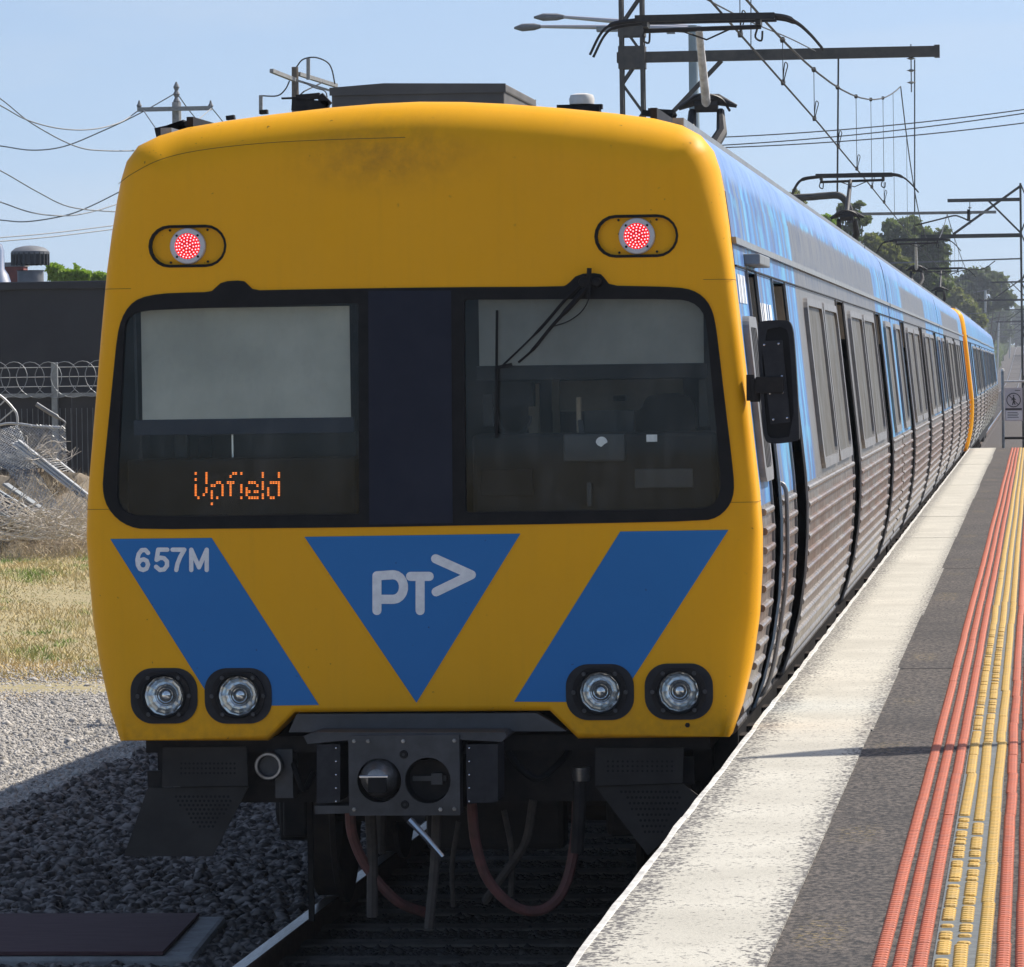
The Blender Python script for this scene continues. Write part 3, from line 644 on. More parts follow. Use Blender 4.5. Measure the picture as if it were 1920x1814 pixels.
# ================================================================== THE TRAIN
PROF = [(1.335, -.12), (1.375, -.035), (1.425, .10), (1.475, .30), (1.505, .50), (1.520, .72), (1.522, .88), (1.512, 1.05), (1.492, 1.25), (1.467, 1.5), (1.437, 1.8), (1.408, 2.08),
        (1.390, 2.25), (1.370, 2.40), (1.352, 2.495), (1.325, 2.578), (1.270, 2.648), (1.185, 2.697), (1.06, 2.730), (.88, 2.757), (.66, 2.783), (.40, 2.808), (.2, 2.821), (0, 2.826)]
def uz(z):
    for (u0, z0), (u1, z1) in zip(PROF[:-1], PROF[1:]):
        if z <= z1: t = (z-z0)/(z1-z0); return u0+(u1-u0)*t
    return 0
def zlist(z0, z1):
    return [z0]+[z for u, z in PROF if z0+.01 < z < z1-.01]+[z1]
def side_shell(g, ya, yb, z0, z1, d0, d1, sx):
    """slab following the body side between offsets d0 (inside) and d1 (outside)"""
    zz = zlist(z0, z1); n = len(zz)
    vs = [(TC+sx*(uz(z)+d), y, z) for y in (ya, yb) for d in (d0, d1) for z in zz]
    I = lambda yi, di, k: (yi*2+di)*n+k
    fs = []
    for k in range(n-1):
        fs += [(I(0, 1, k), I(1, 1, k), I(1, 1, k+1), I(0, 1, k+1)), (I(0, 0, k), I(0, 0, k+1), I(1, 0, k+1), I(1, 0, k)),
               (I(0, 0, k), I(0, 1, k), I(0, 1, k+1), I(0, 0, k+1)), (I(1, 0, k), I(1, 0, k+1), I(1, 1, k+1), I(1, 1, k))]
    fs += [(I(0, 0, 0), I(1, 0, 0), I(1, 1, 0), I(0, 1, 0)), (I(0, 0, n-1), I(0, 1, n-1), I(1, 1, n-1), I(1, 0, n-1))]
    return g.add(vs, fs)
def side_sheet(g, poly, holes, d0, d1, sx):
    tri, pts = cdt([poly], holes); n = len(pts)
    g.add([(TC+sx*(uz(z)+d1), y, z) for y, z in pts], tri)
    for lp_ in [poly]+list(holes):
        m = len(lp_)
        g.add([(TC+sx*(uz(z)+d), y, z) for d in (d0, d1) for y, z in lp_], [(k, (k+1) % m, m+(k+1) % m, m+k) for k in range(m)])
    return g
RIBS = {}
def rib_mesh(L, fat):
    key = (round(L, 3), fat)
    if key not in RIBS:
        sec = [(-.01, -.020), (.013, -.016), (.019, -.006), (.019, .005), (.013, .013), (-.01, .018)] if not fat else [(-.02, -.036), (.010, -.03), (.022, -.014), (.026, 0), (.022, .014), (.010, .03), (-.02, .036)]
        m = len(sec); me = bpy.data.meshes.new('rib')
        me.from_pydata([(u, y, w) for y in (0, L) for u, w in sec], [], [(i, (i+1) % m, m+(i+1) % m, m+i) for i in range(m)]+[tuple(range(m))[::-1], tuple(range(m, 2*m))])
        bm = bmesh.new(); bm.from_mesh(me); bmesh.ops.recalc_face_normals(bm, faces=bm.faces); bm.to_mesh(me); bm.free()
        me.materials.append(MATS['stainless_side']); RIBS[key] = me
    return RIBS[key]

CAB_DOORS = [(1.10, 1.85), (3.30, 4.60), (11.5, 12.8), (19.7, 21.0)]
CAB_WIN = [(6.7, 8.85), (8.98, 11.15), (13.5, 16.0), (16.3, 18.9), (21.9, 23.6)]
MID_DOORS = [(3.2, 4.5), (11.45, 12.75), (19.7, 21.0)]
MID_WIN = [(.7, 2.4), (5.3, 7.8), (8.1, 10.6), (13.5, 16.0), (16.3, 18.9), (21.8, 23.5)]
CARL, PITCH = 24.2, 24.4
BOGIE = None
def add_bogie(root, yc, first=False):
    for sx in (-1, 1):
        x = TC+sx*.98
        g = MB(); g.prism([(x-.06, 0), (x+.06, 0), (x+.06, .2), (x-.06, .2)], 0, .01); g = MB()
        g.box((x-.06, yc-1.45, -.72), (x+.06, yc+1.45, -.52)).box((x-.07, yc-.35, -.86), (x+.07, yc+.35, -.5))
        for dy in (-1.15, 1.15): g.box((x-.10, yc+dy-.16, -.75), (x+.13, yc+dy+.16, -.45)).lathe([(0, .13*sx), (.10, .13*sx), (.12, .08*sx), (.12, -.05*sx)], (x, yc+dy, -.59), 'X', 12)
        g.build('bogie_frame', 'dark_metal', root, bevel=.012)
        for dy in (-1.15, 1.15):
            xx = TC+sx*.835; c = (xx, yc+dy, -.59)
            w = MB(); a = -sx
            w.lathe([(0, -.05*a*-1), (.30, .03*sx), (.36, .055*sx), (.455, .06*sx), (.46, -.05*sx), (.49, -.06*sx), (.49, -.085*sx), (.36, -.07*sx), (.30, -.02*sx), (.0, -.03*sx)], c, 'X', 28)
            w.build('wheel', 'rusty_steel', root, smooth=True)
    for dy in (-1.15, 1.15):
        MB().tube([(TC-.8, yc+dy, -.59), (TC+.8, yc+dy, -.59)], .08, 10).build('axle', 'rusty_steel', root, smooth=True)
def pantograph(root, yc, white, flip=1):
    zc = 4.53; cx = TC+.06
    hp = [(-.96, -.30), (-.87, -.13), (-.78, -.055), (-.60, -.025), (-.2, .0), (.2, .004), (.58, -.005), (.74, -.05), (.86, -.15), (.97, -.28)]
    pan = MB().lathe([(.05, -.18), (.09, -.1), (.09, 0), (0, 0)], (TC, yc+.1, 3.0), 'Z', 10)
    pan.bar((TC-.45, yc-.5, 2.92), (TC+.45, yc-.5, 2.92), .07, .06).bar((TC-.45, yc+1.3, 2.92), (TC+.45, yc+1.3, 2.92), .07, .06).bar((TC-.42, yc-.5, 2.92), (TC-.42, yc+1.3, 2.92), .06, .06).bar((TC+.42, yc-.5, 2.92), (TC+.42, yc+1.3, 2.92), .06, .06)
    for dx in (-.42, .42):
        for dy in (-.5, 1.3): pan.lathe([(.05, -.14), (.07, -.11), (.04, -.09), (.07, -.06), (.04, -.04), (.05, 0)], (TC+dx, yc+dy, 2.92), 'Z', 8)
    pan = pan.build('pantograph', 'panto_dark', root, smooth=True)
    kn = Vector((TC-.02, yc+1.15*flip, 3.86))
    h = MB()
    for dy in (-.16, .16):
        h.tube(crom([(cx+u, yc+dy, zc+w) for u, w in hp], 5), [.012 if abs(i-22) > 12 else .022 for i in range(46)], 6)
    h.box((cx-.58, yc-.19, zc-.035), (cx+.58, yc-.13, zc+.02)).box((cx-.58, yc+.13, zc-.035), (cx+.58, yc+.19, zc+.02))
    h.tube([(cx-.52, yc, zc-.10), (cx+.46, yc, zc-.085)], .020, 8)
    for dx in (-.50, .44):
        h.bar((cx+dx, yc-.17, zc-.05), (cx+dx, yc+.17, zc-.05), .04, .05).tube(crom([(cx+dx-.01, yc, zc-.09), (cx+dx-.03, yc, zc-.17), (cx+dx+.02, yc, zc-.2), (cx+dx+.03, yc, zc-.12)], 4), .009, 5)
    h.tube([(cx-.22, yc, zc-.10), (cx, yc+.05, zc-.18), (cx+.22, yc, zc-.09)], .008, 5)
    h.build('collector_head', 'panto_dark', pan, smooth=True)
    MB().tube([kn, (TC, yc, zc-.09)], [.040, .030], 12).build('upper_arm', 'panto_white' if white else 'panto_dark', pan, smooth=True)
    l = MB()
    l.tube([(TC-.01, yc+.15, 3.02), (TC-.01, yc+.75*flip, 3.42)], [.085, .075], 10)
    for s_ in (-1, 1): l.tube([(TC-.01, yc+.7*flip, 3.38), (TC-.01+s_*.13, yc+.95*flip, 3.62), kn+Vector((s_*.12, 0, -.05))], [.06, .05, .035], 8)
    l.tube([kn+Vector((-.24, 0, -.02)), kn+Vector((-.1, 0, .05)), kn+Vector((.1, 0, .05)), kn+Vector((.26, 0, -.01))], [.02, .05, .05, .015], 8)
    l.tube(crom([kn+Vector((-.2, -.05, 0)), kn+Vector((-.05, -.1, .09)), kn+Vector((.12, -.05, .06)), kn+Vector((.2, 0, -.05))], 5), .012, 5)
    l.lathe([(0, -.1), (.06, -.1), (.06, .1), (0, .1)], kn, 'X', 10)
    l.build('lower_arm', 'panto_dark', pan, smooth=True)

def make_car(y0, cab, label, detail=2, panto=None, white=False, equip=True):
    root = thing('train_carriage', label, 'train carriage', (TC, y0, RAIL_Z), 'coupled carriages of the train')
    S = (lambda a, b: (y0+a, y0+b)) if cab != 'far' else (lambda a, b: (y0+CARL-b, y0+CARL-a))
    doors, wins = (CAB_DOORS, CAB_WIN) if cab else (MID_DOORS, MID_WIN)
    st = .28 if cab else 0.0
    edges = [st]+[e for d in doors for e in d]+[CARL]
    panels = [(edges[i], edges[i+1]) for i in range(0, len(edges), 2)]
    ya, yb = S(st, CARL)
    # inner body wall (seen in the door recesses)
    g = MB()
    for sx in (1, -1): side_shell(g, ya+.02, yb-.02, -.10, 2.06, -.16, -.13, sx)
    g.build('inner_wall', 'cab_dark', root)
    for a, b in panels:
        a_, b_ = S(a, b)
        for sx in (1, -1):
            lo = side_shell(MB(), a_, b_, -.035, .985, -.10, 0, sx).build('lower_panel', 'stainless_side', root, smooth=True, sharp=30)
            side_shell(MB(), a_, b_, .985, 2.055, -.10, 0, sx).build('window_panel', 'blue_wrap', root, smooth=True, sharp=30)
        L = b-a-.10
        if L < .2: continue
        if detail >= 1:
            for k in range(12):
                fat = k >= 10; z = .955-.0865*k if not fat else .062-.078*(k-10)
                o = bpy.data.objects.new('rib', rib_mesh(L, fat)); COL.objects.link(o); o.parent = root
                o.location = (uz(z)-(.012 if fat else 0), a_+.05-y0, z-RAIL_Z)
                t = (uz(z+.03)-uz(z-.03))/.06; o.rotation_euler.y = math.atan(t)
        else:
            g = MB()
            for k in range(12):
                z = .955-.0865*k; x = TC+uz(max(z, -.03)); g.box((x-.01, a_+.05, z-.02), (x+.026, b_-.05, z+.02))
            g.build('rib', 'stainless_side', root)
    # cant rail band, gutters, roof
    for sx in (1, -1):
        side_shell(MB(), ya, yb, 2.055, 2.40, -.05, .003, sx).build('cant_panel', 'blue_wrap', root, smooth=True)
        side_shell(MB(), ya, yb, 2.165, 2.195, 0, .022, sx).build('rain_strip', 'galvanised', root)
        side_shell(MB(), ya, yb, 2.062, 2.070, 0, .010, sx).build('seam_strip', 'dark_metal', root)
    ip = [i for i, (u, z) in enumerate(PROF) if z > 2.39]
    g = MB(); rp = [(u, z) for u, z in PROF if z > 2.395]
    rp1 = [p for p in rp if p[0] > 1.0]; rp2 = [p for p in rp if p[0] <= 1.07]
    for sx in (1, -1):
        g = MB(); n = len(rp1); g.add([(TC+sx*u, y, z) for y in (ya, yb) for u, z in rp1], [(k, k+1, n+k+1, n+k) for k in range(n-1)]); g.build('roof_cove', 'blue_wrap', root, smooth=True)
        MB().bar((TC+sx*1.165, ya, 2.715), (TC+sx*1.165, yb, 2.715), .05, .035).build('roof_gutter', 'galvanised', root)
        MB().bar((TC+sx*1.055, ya, 2.755), (TC+sx*1.055, yb, 2.755), .03, .05).build('roof_rail', 'dark_metal', root)
    full = rp2+[(-u, z) for u, z in rp2[::-1] if u > 0]; n = len(full)
    MB().add([(TC+u, y, z) for y in (ya, yb) for u, z in full], [(k, k+1, n+k+1, n+k) for k in range(n-1)]).build('roof', 'roof_grey', root, smooth=True)
    # doors set back in their openings
    for i, (a, b) in enumerate(doors):
        a_, b_ = S(a, b)
        for sx in (1, -1):
            m = (a_+b_)/2; leaves = [(a_+.005, m-.006), (m+.006, b_-.005)] if b-a > 1 else [(a_+.005, b_-.005)]
            for c, d in leaves:
                dl = side_shell(MB(), c, d, -.03, 2.05, -.12, -.085, sx).build('door', 'stainless_side' if b-a > 1 else 'blue_wrap', root, smooth=True, sharp=30)
                side_sheet(MB(), rrect(c+.12, 1.05, d-.12, 1.95, .06), [], -.088, -.080, sx).build('door_window', 'side_glass', dl)
            if detail >= 1 and sx == 1:
                side_shell(MB(), b_-.012, b_-.0005, 1.80, 2.04, -.085, -.008, sx).build('door_header', 'cab_tan', root)
                side_shell(MB(), b_-.03, b_-.002, .95, 1.15, -.084, -.060, sx).build('door_warning_strip', 'tactile_yellow', root)
        if detail >= 1:
            for yy_ in (a_, b_): side_shell(MB(), yy_-.02 if yy_ == a_ else yy_, yy_ if yy_ == a_ else yy_+.02, -.03, 2.06, -.05, .012, 1).build('door_edge', 'window_alu', root)
    # windows
    for i, (a, b) in enumerate(wins):
        a_, b_ = S(a, b)
        for sx in (1, -1):
            out = rrect(a_, 1.02, b_, 2.01, .14, 5); inn = rrect(a_+.10, 1.075, b_-.10, 1.965, .10, 5)
            fr = side_sheet(MB(), out, [inn], -.002, .024, sx).build('window_frame', 'window_alu', root)
            side_sheet(MB(), rrect(a_+.095, 1.07, b_-.095, 1.97, .10, 5), [], -.002, .006, sx).build('window_pane', 'side_glass', fr)
    # underframe
    ua, ub = S(.9 if cab else .2, CARL-.1)
    MB().box((TC-1.24, ua, -.30), (TC+1.24, ub, -.05)).build('underframe', 'dark_metal', root)
    for sx in (1, -1): MB().box((TC+sx*1.25, ua, -.26), (TC+sx*1.36, ub, -.06)).build('sole_bar', 'dark_metal', root)
    for a, b, w in ((7.0, 9.6, .9), (9.9, 11.4, .75), (12.0, 15.5, .95), (15.9, 16.8, .6)):
        a_, b_ = S(a, b); MB().box((TC-1.1, a_, -.30-w*.45), (TC+1.18, b_, -.30)).build('equipment_box', 'dark_metal', root, bevel=.02)
    if detail >= 1:
        for k, a in enumerate((1.0, 1.6, 2.9, 4.4, 5.6, 6.3, 7.6, 9.1, 10.8, 12.4, 14.2, 16.0, 18.0, 20.1)):
            c, d = S(a, a+.22); zt = -.24
            MB().box((TC+1.2, c, zt-.18), (TC+1.40, d, zt)).box((TC+1.36, c, -.10), (TC+1.40, d, zt)).tube(crom([(TC+1.37, d, -.16), (TC+1.42, d+.1, -.25), (TC+1.36, d+.25, -.3), (TC+1.25, d+.3, -.2)], 4), .018, 6).build('step_bracket', 'rusty_steel', root)
    for yc in (4.1, 20.1): add_bogie(root, S(yc, yc)[0])
    # roof equipment and gangway
    if cab != 'near' or True:
        e0, e1 = S(CARL, CARL+.2)
        MB().box((TC-.6, min(e0, e1)-.02, -.2), (TC+.6, max(e0, e1)+.02, 2.2)).build('gangway_bellows', 'black_rubber', root)
        ee = e0 if cab != 'far' else e1
        g = MB(); pr = [(u, z) for u, z in PROF]; lp_ = [(TC+u*.985, z-.02 if z > 2 else z) for u, z in pr]+[(TC-u*.985, z-.02 if z > 2 else z) for u, z in pr[::-1] if u > 0]
        g.sheet([lp_], ee-.01 if cab != 'far' else ee+.01).build('end_wall', 'cab_dark', root)
    for a in ((9.0, 17.0) if equip else ()):
        c, d = S(a, a+2.6); MB().box((TC-.55, c, 2.74), (TC+.55, d, 2.93)).build('air_conditioner', 'roof_grey', root, bevel=.06)
    if panto: pantograph(root, S(panto, panto)[0], white, 1 if cab != 'far' else -1)
    return root

# yellow rounded cab end shell (rings from the side profile forward to the flat face)
def face_outline(dz=0.0):
    half = [(u, z) for u, z in PROF if z > -.1]
    cut = [(.70, -.038), (.575, .088)]
    right = half; pts = right + [(-u, z) for u, z in right[::-1] if u > 0] + [(-.70, -.038), (-.575, .088), (.575, .088), (.70, -.038)]
    return pts
def rad(z):
    if z < .7: return .13
    if z < .95: return .13-.06*(z-.7)/.25
    if z < 2.05: return .07
    return .07+.10*min(1, (z-2.05)/.4)
def end_shell(root, yface, sgn, holes=(), name='cab_shell'):
    pts = face_outline(); n = len(pts); nin = []
    for i, (u, z) in enumerate(pts):
        a, b = Vector(pts[i-1]), Vector(pts[(i+1) % n]); t = (b-a).normalized(); nrm = Vector((t.y, -t.x))   # outward for ccw
        if abs(u) <= .76 and z < .2: r = .03; nrm = Vector((0, -1)) if z < 0 else Vector((0, -1))
        elif z < 0: r = .05; nrm = Vector((math.copysign(1, u), -.12)).normalized()
        elif z < .25: r = .05+.09*z/.25
        elif z > 2.45 and abs(u) < 1.2: r = .25
        else: r = rad(z)
        nin.append((nrm, r))
    rings = []
    for k in range(9):
        ph = math.radians(90*k/8)
        rings.append([(TC+u-nn.x*r*(1-math.sin(ph)), yface+sgn*r*(1-math.cos(ph)), z-nn.y*r*(1-math.sin(ph))) for (u, z), (nn, r) in zip(pts, nin)])
    rings.append([(TC+u, yface+sgn*.285, z) for u, z in pts])
    g = MB()
    for k in range(9):
        g.add(rings[k]+rings[k+1], [(i, (i+1) % n, n+(i+1) % n, n+i) for i in range(n)])
    fl = [(p[0], p[2]) for p in rings[0]]
    tri, pp = cdt([fl], holes); g.add([(p[0], yface, p[1]) for p in pp], tri)
    o = g.build(name, 'yellow_paint', root)
    bm = bmesh.new(); bm.from_mesh(o.data); bmesh.ops.remove_doubles(bm, verts=bm.verts, dist=1e-5); bmesh.ops.recalc_face_normals(bm, faces=bm.faces); bm.to_mesh(o.data); bm.free()
    o.data.polygons.foreach_set('use_smooth', [True]*len(o.data.polygons)); o.data.set_sharp_from_angle(angle=math.radians(40))
    return o

D = 22.0
CAR1 = make_car(D, 'near', 'leading carriage with the yellow front marked 657M and red tail lamps', 2, panto=19.35, white=True)
make_car(D+PITCH, None, 'second carriage, silver and blue, coupled directly behind the yellow-fronted one', 2)
make_car(D+2*PITCH, 'far', 'third carriage, its yellow rounded end facing away from the station', 1, panto=19.3)
make_car(D+3*PITCH, 'near', 'fourth carriage, whose yellow cab end meets the yellow end of the third', 1, panto=19.5, white=True)
make_car(D+4*PITCH, None, 'fifth carriage, far down the train, between the two rearmost pantographs', 0, equip=False)
make_car(D+5*PITCH, 'far', 'sixth and last carriage, tail of the train beyond the platform end', 0, panto=19.3, equip=False)
cars = [o for o in COL.objects if o.name.startswith('train_carriage')]
cars.sort(key=lambda o: o.location.y)
SHIFT = [(3, .075), (4, .05), (5, .02)]
end_shell(cars[2], D+2*PITCH+CARL, -1); end_shell(cars[3], D+3*PITCH, 1); end_shell(cars[5], D+5*PITCH+CARL, -1)
for i in (2, 3):
    yf = D+2*PITCH+CARL-.03 if i == 2 else D+3*PITCH-.02
    MB().box((TC-1.2, yf, .98), (TC+1.2, yf+.05, 2.0)).build('cab_window', 'black_rubber', cars[i], bevel=.02)

for i, d_ in SHIFT: cars[i].location.x += d_
# ------------------------------------------------------------------ the cab front of the leading carriage
R = CAR1
def px(pts, Y=D): return [P2(x, y, Y) for x, y in pts]
M_PX = D/F_PX*1.0            # metres per pixel at the face
mask = px([(262, 559), (300, 551), (350, 549), (396, 548), (403, 541), (418, 528), (456, 526), (464, 533), (476, 545), (520, 544), (690, 541), (848, 539), (1055, 538),
           (1064, 534), (1084, 514), (1124, 512), (1134, 522), (1144, 536), (1200, 537), (1270, 539), (1298, 544), (1318, 556), (1332, 574), (1340, 598), (1346, 640), (1360, 760), (1372, 860), (1377, 910),
           (1374, 934), (1364, 954), (1346, 970), (1322, 977), (1100, 982), (850, 986), (690, 989), (480, 991), (270, 993), (244, 988), (220, 974), (202, 952), (194, 928), (193, 900), (203, 800), (213, 700), (220, 630), (228, 598), (242, 574)])
winL = px([(233, 612), (240, 596), (254, 586), (286, 581), (480, 575), (662, 569), (672, 569), (672, 580), (673, 770), (674, 954), (674, 964), (664, 964), (480, 967), (262, 969), (238, 964), (223, 948), (218, 925), (224, 800), (230, 680)])
winR = px([(870, 574), (870, 562), (882, 562), (1100, 561), (1270, 561), (1298, 567), (1316, 582), (1325, 606), (1333, 700), (1346, 830), (1352, 905), (1349, 928), (1338, 946), (1316, 955), (1100, 958), (884, 961), (873, 961), (873, 950), (871, 760)])
mask, winL, winR = smooth_loop(mask, 1), smooth_loop(winL, 1), smooth_loop(winR, 1)
hl = [P2(308, 1305), P2(447, 1305), P2(1125, 1298), P2(1273, 1297)]
tl = [(P2(352, 462), P2(280, 461), P2(423, 462)), (P2(1194, 443), P2(1116, 443), P2(1270, 442))]
def stadium(a, b, cz, h, n=10):
    r = h/2; return [(a+r+r*math.cos(math.radians(90+180*k/n)), cz+r*math.sin(math.radians(90+180*k/n))) for k in range(n+1)] + [(b-r+r*math.cos(math.radians(-90+180*k/n)), cz+r*math.sin(math.radians(-90+180*k/n))) for k in range(n+1)]
pods = [stadium(a[0], b[0], c[1], .182) for c, a, b in tl]
hl_holes = [circ(x, z, .112, 24) for x, z in hl]
shell = end_shell(R, D, 1, [mask]+pods+hl_holes)
# windscreen mask with its two panes
mk = MB().prism(mask, D-.006, D+.05, [winL, winR]).build('windscreen_surround', 'black_rubber', R, bevel=.004)
MB().prism(px([(691, 546), (846, 545), (849, 981), (693, 984)]), D-.009, D-.0065).build('centre_panel', 'navy_panel', mk)
for w in (winL, winR):
    MB().sheet([[(p[0], p[1]) for p in w]], D+.024).build('windscreen_pane', 'windscreen_glass', mk)
g = MB(); n = len(mask); g.add([(TC+(p[0]-TC)*k_, y_, p[1]) for y_, k_ in ((D+.049, 1.0), (D+.30, .93)) for p in mask], [(k, (k+1) % n, n+(k+1) % n, n+k) for k in range(n)]).build('window_reveal', 'cab_dark', R)
# panel joint lines round the corners (thin dark seams following the shell)
for z in (2.00, 1.01):
    g = MB()
    for sx in (1, -1):
        u = uz(z); pts = []
        for k in range(9):
            ph = math.radians(90*k/8); pts.append((TC+sx*(u-rad(z)*(1-math.sin(ph))+.0005), D+rad(z)*(1-math.cos(ph))-.0005, z))
        pts = [(pts[0][0]-sx*.06, D-.0005, z)]+pts+[(TC+sx*(u+.0005), D+.28, z)]
        g.tube(pts, .0009, 4)
    g.build('panel_joint', 'rusty_steel', R)
# visor moulding crease under the roof edge
pts = [P(x, y, D-.001) for x, y in ((222, 345), (250, 325), (300, 300), (370, 283), (480, 270), (600, 263), (760, 258))]
MB().tube(crom(pts, 6), .0012, 4).build('visor_crease', 'rusty_steel', R)

# --- livery: blue chevrons, fleet number, operator mark (flat vinyl, 3 mm proud)
for q in ([(207, 1011), (397, 1009), (598, 1322), (404, 1325)], [(571, 1007), (976, 1001), (781, 1318)], [(1163, 997), (1366, 994), (1158, 1317), (964, 1316)]):
    MB().sheet([px(q)], D-.003, hl_holes).build('blue_chevron', 'blue_vinyl', R)
def stroke(pts, w):
    polys = []
    for p, q in zip(pts[:-1], pts[1:]):
        p, q = Vector(p), Vector(q); t = (q-p).normalized(); an = math.atan2(t.y, t.x); o = []
        for k in range(9): aa = an+math.pi/2+math.pi*k/8; o.append((p.x+w*math.cos(aa), p.y+w*math.sin(aa)))
        for k in range(9): aa = an-math.pi/2+math.pi*k/8; o.append((q.x+w*math.cos(aa), q.y+w*math.sin(aa)))
        polys.append(o)
    return polys
for pts in ([(278, 1037), (273, 1031.5), (266, 1032), (260.5, 1039), (258, 1050), (259, 1060), (263, 1067), (269, 1069), (275, 1066.5), (278, 1059), (275.5, 1052), (270, 1049), (263.5, 1051), (259, 1058)],
            [(314, 1031), (297, 1031), (294, 1050), (301, 1046), (308, 1047), (313.5, 1053), (313.5, 1061), (308, 1068), (300, 1069), (293, 1063)],
            [(324, 1031), (346, 1031), (338, 1045), (333, 1058), (331, 1069)], [(359, 1069), (359, 1031), (373.5, 1064), (388, 1031), (388, 1069)]):
    MB().sheet(stroke(px(pts), .0098), D-.0055).build('fleet_number', 'white_vinyl', R)
w = .0205
arc = [(738+19*math.cos(math.radians(t)), 1101+23*-math.sin(math.radians(t))) for t in range(90, -91, -20)]
for pts in ([(707, 1145), (707, 1080), (736, 1078)]+arc[0:]+[(712, 1124)],):
    polys = stroke(px(pts), w)
    MB().sheet(polys, D-.0055).build('operator_mark', 'white_vinyl', R)
MB().sheet(stroke(px([(770, 1081), (805, 1081)]), w)+stroke(px([(788, 1081), (788, 1145)]), w), D-.0055).build('operator_mark', 'white_vinyl', R)
MB().sheet(stroke(px([(817, 1048), (884, 1078), (818, 1110)]), w), D-.0055).build('operator_mark', 'white_vinyl', R)

# --- red tail lamps in their oval pockets
for (c, a, b), pod in zip(tl, pods):
    cx, cz = c
    out = stadium(a[0]-.004, b[0]+.004, cz, .190)
    pk = MB().prism(pod, D+.018, D+.024).build('tail_lamp', 'yellow_paint', R)
    MB().prism(out, D-.003, D+.02, [stadium(a[0]+.010, b[0]-.006, cz, .165)]).build('pocket_rim', 'black_rubber', pk)
    MB().lathe([(.057, .004), (.058, -.012), (.076, -.012), (.080, -.008), (.081, .018)], (cx, D+.0, cz), 'Y', 36).build('lamp_bezel', 'lamp_ring', pk, smooth=True)
    MB().lathe([(0, -.006), (.03, -.005), (.0575, 0.0)], (cx, D, cz), 'Y', 28).build('lens', 'red_lens', pk, smooth=True)
    g = MB()
    for rr, n in ((.0, 1), (.013, 5), (.0265, 11), (.039, 16), (.0505, 22)):
        for k in range(n):
            t = 2*math.pi*k/n+rr*40; g.lathe([(0, -.0105), (.0026, -.0095), (.0034, -.006)], (cx+rr*math.cos(t), D, cz+rr*math.sin(t)), 'Y', 7)
    g.build('led_array', 'red_led', pk)
    g = MB()
    for k in range(4):
        t = math.radians(45+90*k); g.lathe([(0, -.015), (.0055, -.015), (.0055, -.01)], (cx+.067*math.cos(t), D, cz+.067*math.sin(t)), 'Y', 8)
    for dx, dz in ((-.082, .072), (.088, .072), (-.08, -.072), (.088, -.07)): g.lathe([(0, .012), (.0055, .012), (.0055, .02)], (cx+dx, D, cz+dz), 'Y', 8)
    g.build('screw', 'dark_metal', pk)
# --- headlights
for i, (x, z) in enumerate(hl):
    wpl, hpl = .152, .125
    plate = rrect(x-wpl, z-hpl, x+wpl, z+hpl, .10, 8)
    h = MB().prism(plate, D-.008, D-.0035, [circ(x, z, .103, 28)]).build('headlight', 'dark_plastic', R, bevel=.002)
    bz = [(x+r*math.cos(t), z+max(-.107, min(.107, r*math.sin(t)))) for r, t in [(.122, math.radians(9*k)) for k in range(40)]]
    MB().prism(bz, D-.022, D-.009, [circ(x, z, .099, 32)]).build('headlight_bezel', 'dark_metal', h, bevel=.004)
    MB().lathe([(.100, -.009), (.102, -.026), (.096, -.030), (.090, -.026), (.088, -.008), (.088, .006)], (x, D, z), 'Y', 36).build('rubber_ring', 'black_rubber', h, smooth=True)
    MB().lathe([(.089, -.002), (.078, .012), (.062, .025), (.045, .034), (.031, .038)], (x, D, z), 'Y', 12).build('reflector', 'chrome', h)
    MB().lathe([(.033, .03), (.035, .022), (.037, .030), (.037, .043)], (x, D, z), 'Y', 28).build('bulb_collar', 'dark_metal', h, smooth=True)
    MB().lathe([(.0, .026), (.012, .028), (.024, .034), (.034, .042)], (x, D, z), 'Y', 24).build('bulb_shield', 'chrome', h, smooth=True, sharp=80)
    MB().lathe([(.0, -.016), (.03, -.014), (.06, -.006), (.0815, .004)], (x, D, z), 'Y', 32).build('lens', 'lamp_glass', h, smooth=True)
    for t, rr in ((0, .117), (180, .117), (52, .113), (128, .113), (232, .113), (308, .113)):
        t = math.radians(t); MB().lathe([(0, -.034), (.009, -.034), (.010, -.022)], (x+rr*math.cos(t), D, z+rr*.92*math.sin(t)), 'Y', 8).build('bolt', 'coupler_steel', h)
# --- lower grey beam in the cut-out
MB().prism(px([(555, 1340), (1005, 1338), (1062, 1372), (540, 1374)]), D+.02, D+.10).build('headstock_beam', 'bumper_grey', R, bevel=.012)
MB().box((TC-1.28, D+.16, -.10), (TC+1.28, D+1.0, -.03)).build('cab_floor_frame', 'dark_metal', R)
MB().box((TC-1.15, D+.30, -.34), (TC+1.15, D+1.0, -.10)).build('headstock', 'dark_metal', R)
x, z = P2(1289, 1360); MB().lathe([(0, -.006), (.011, -.006), (.012, .002)], (x, D, z), 'Y', 6).build('bolt', 'dark_metal', R)

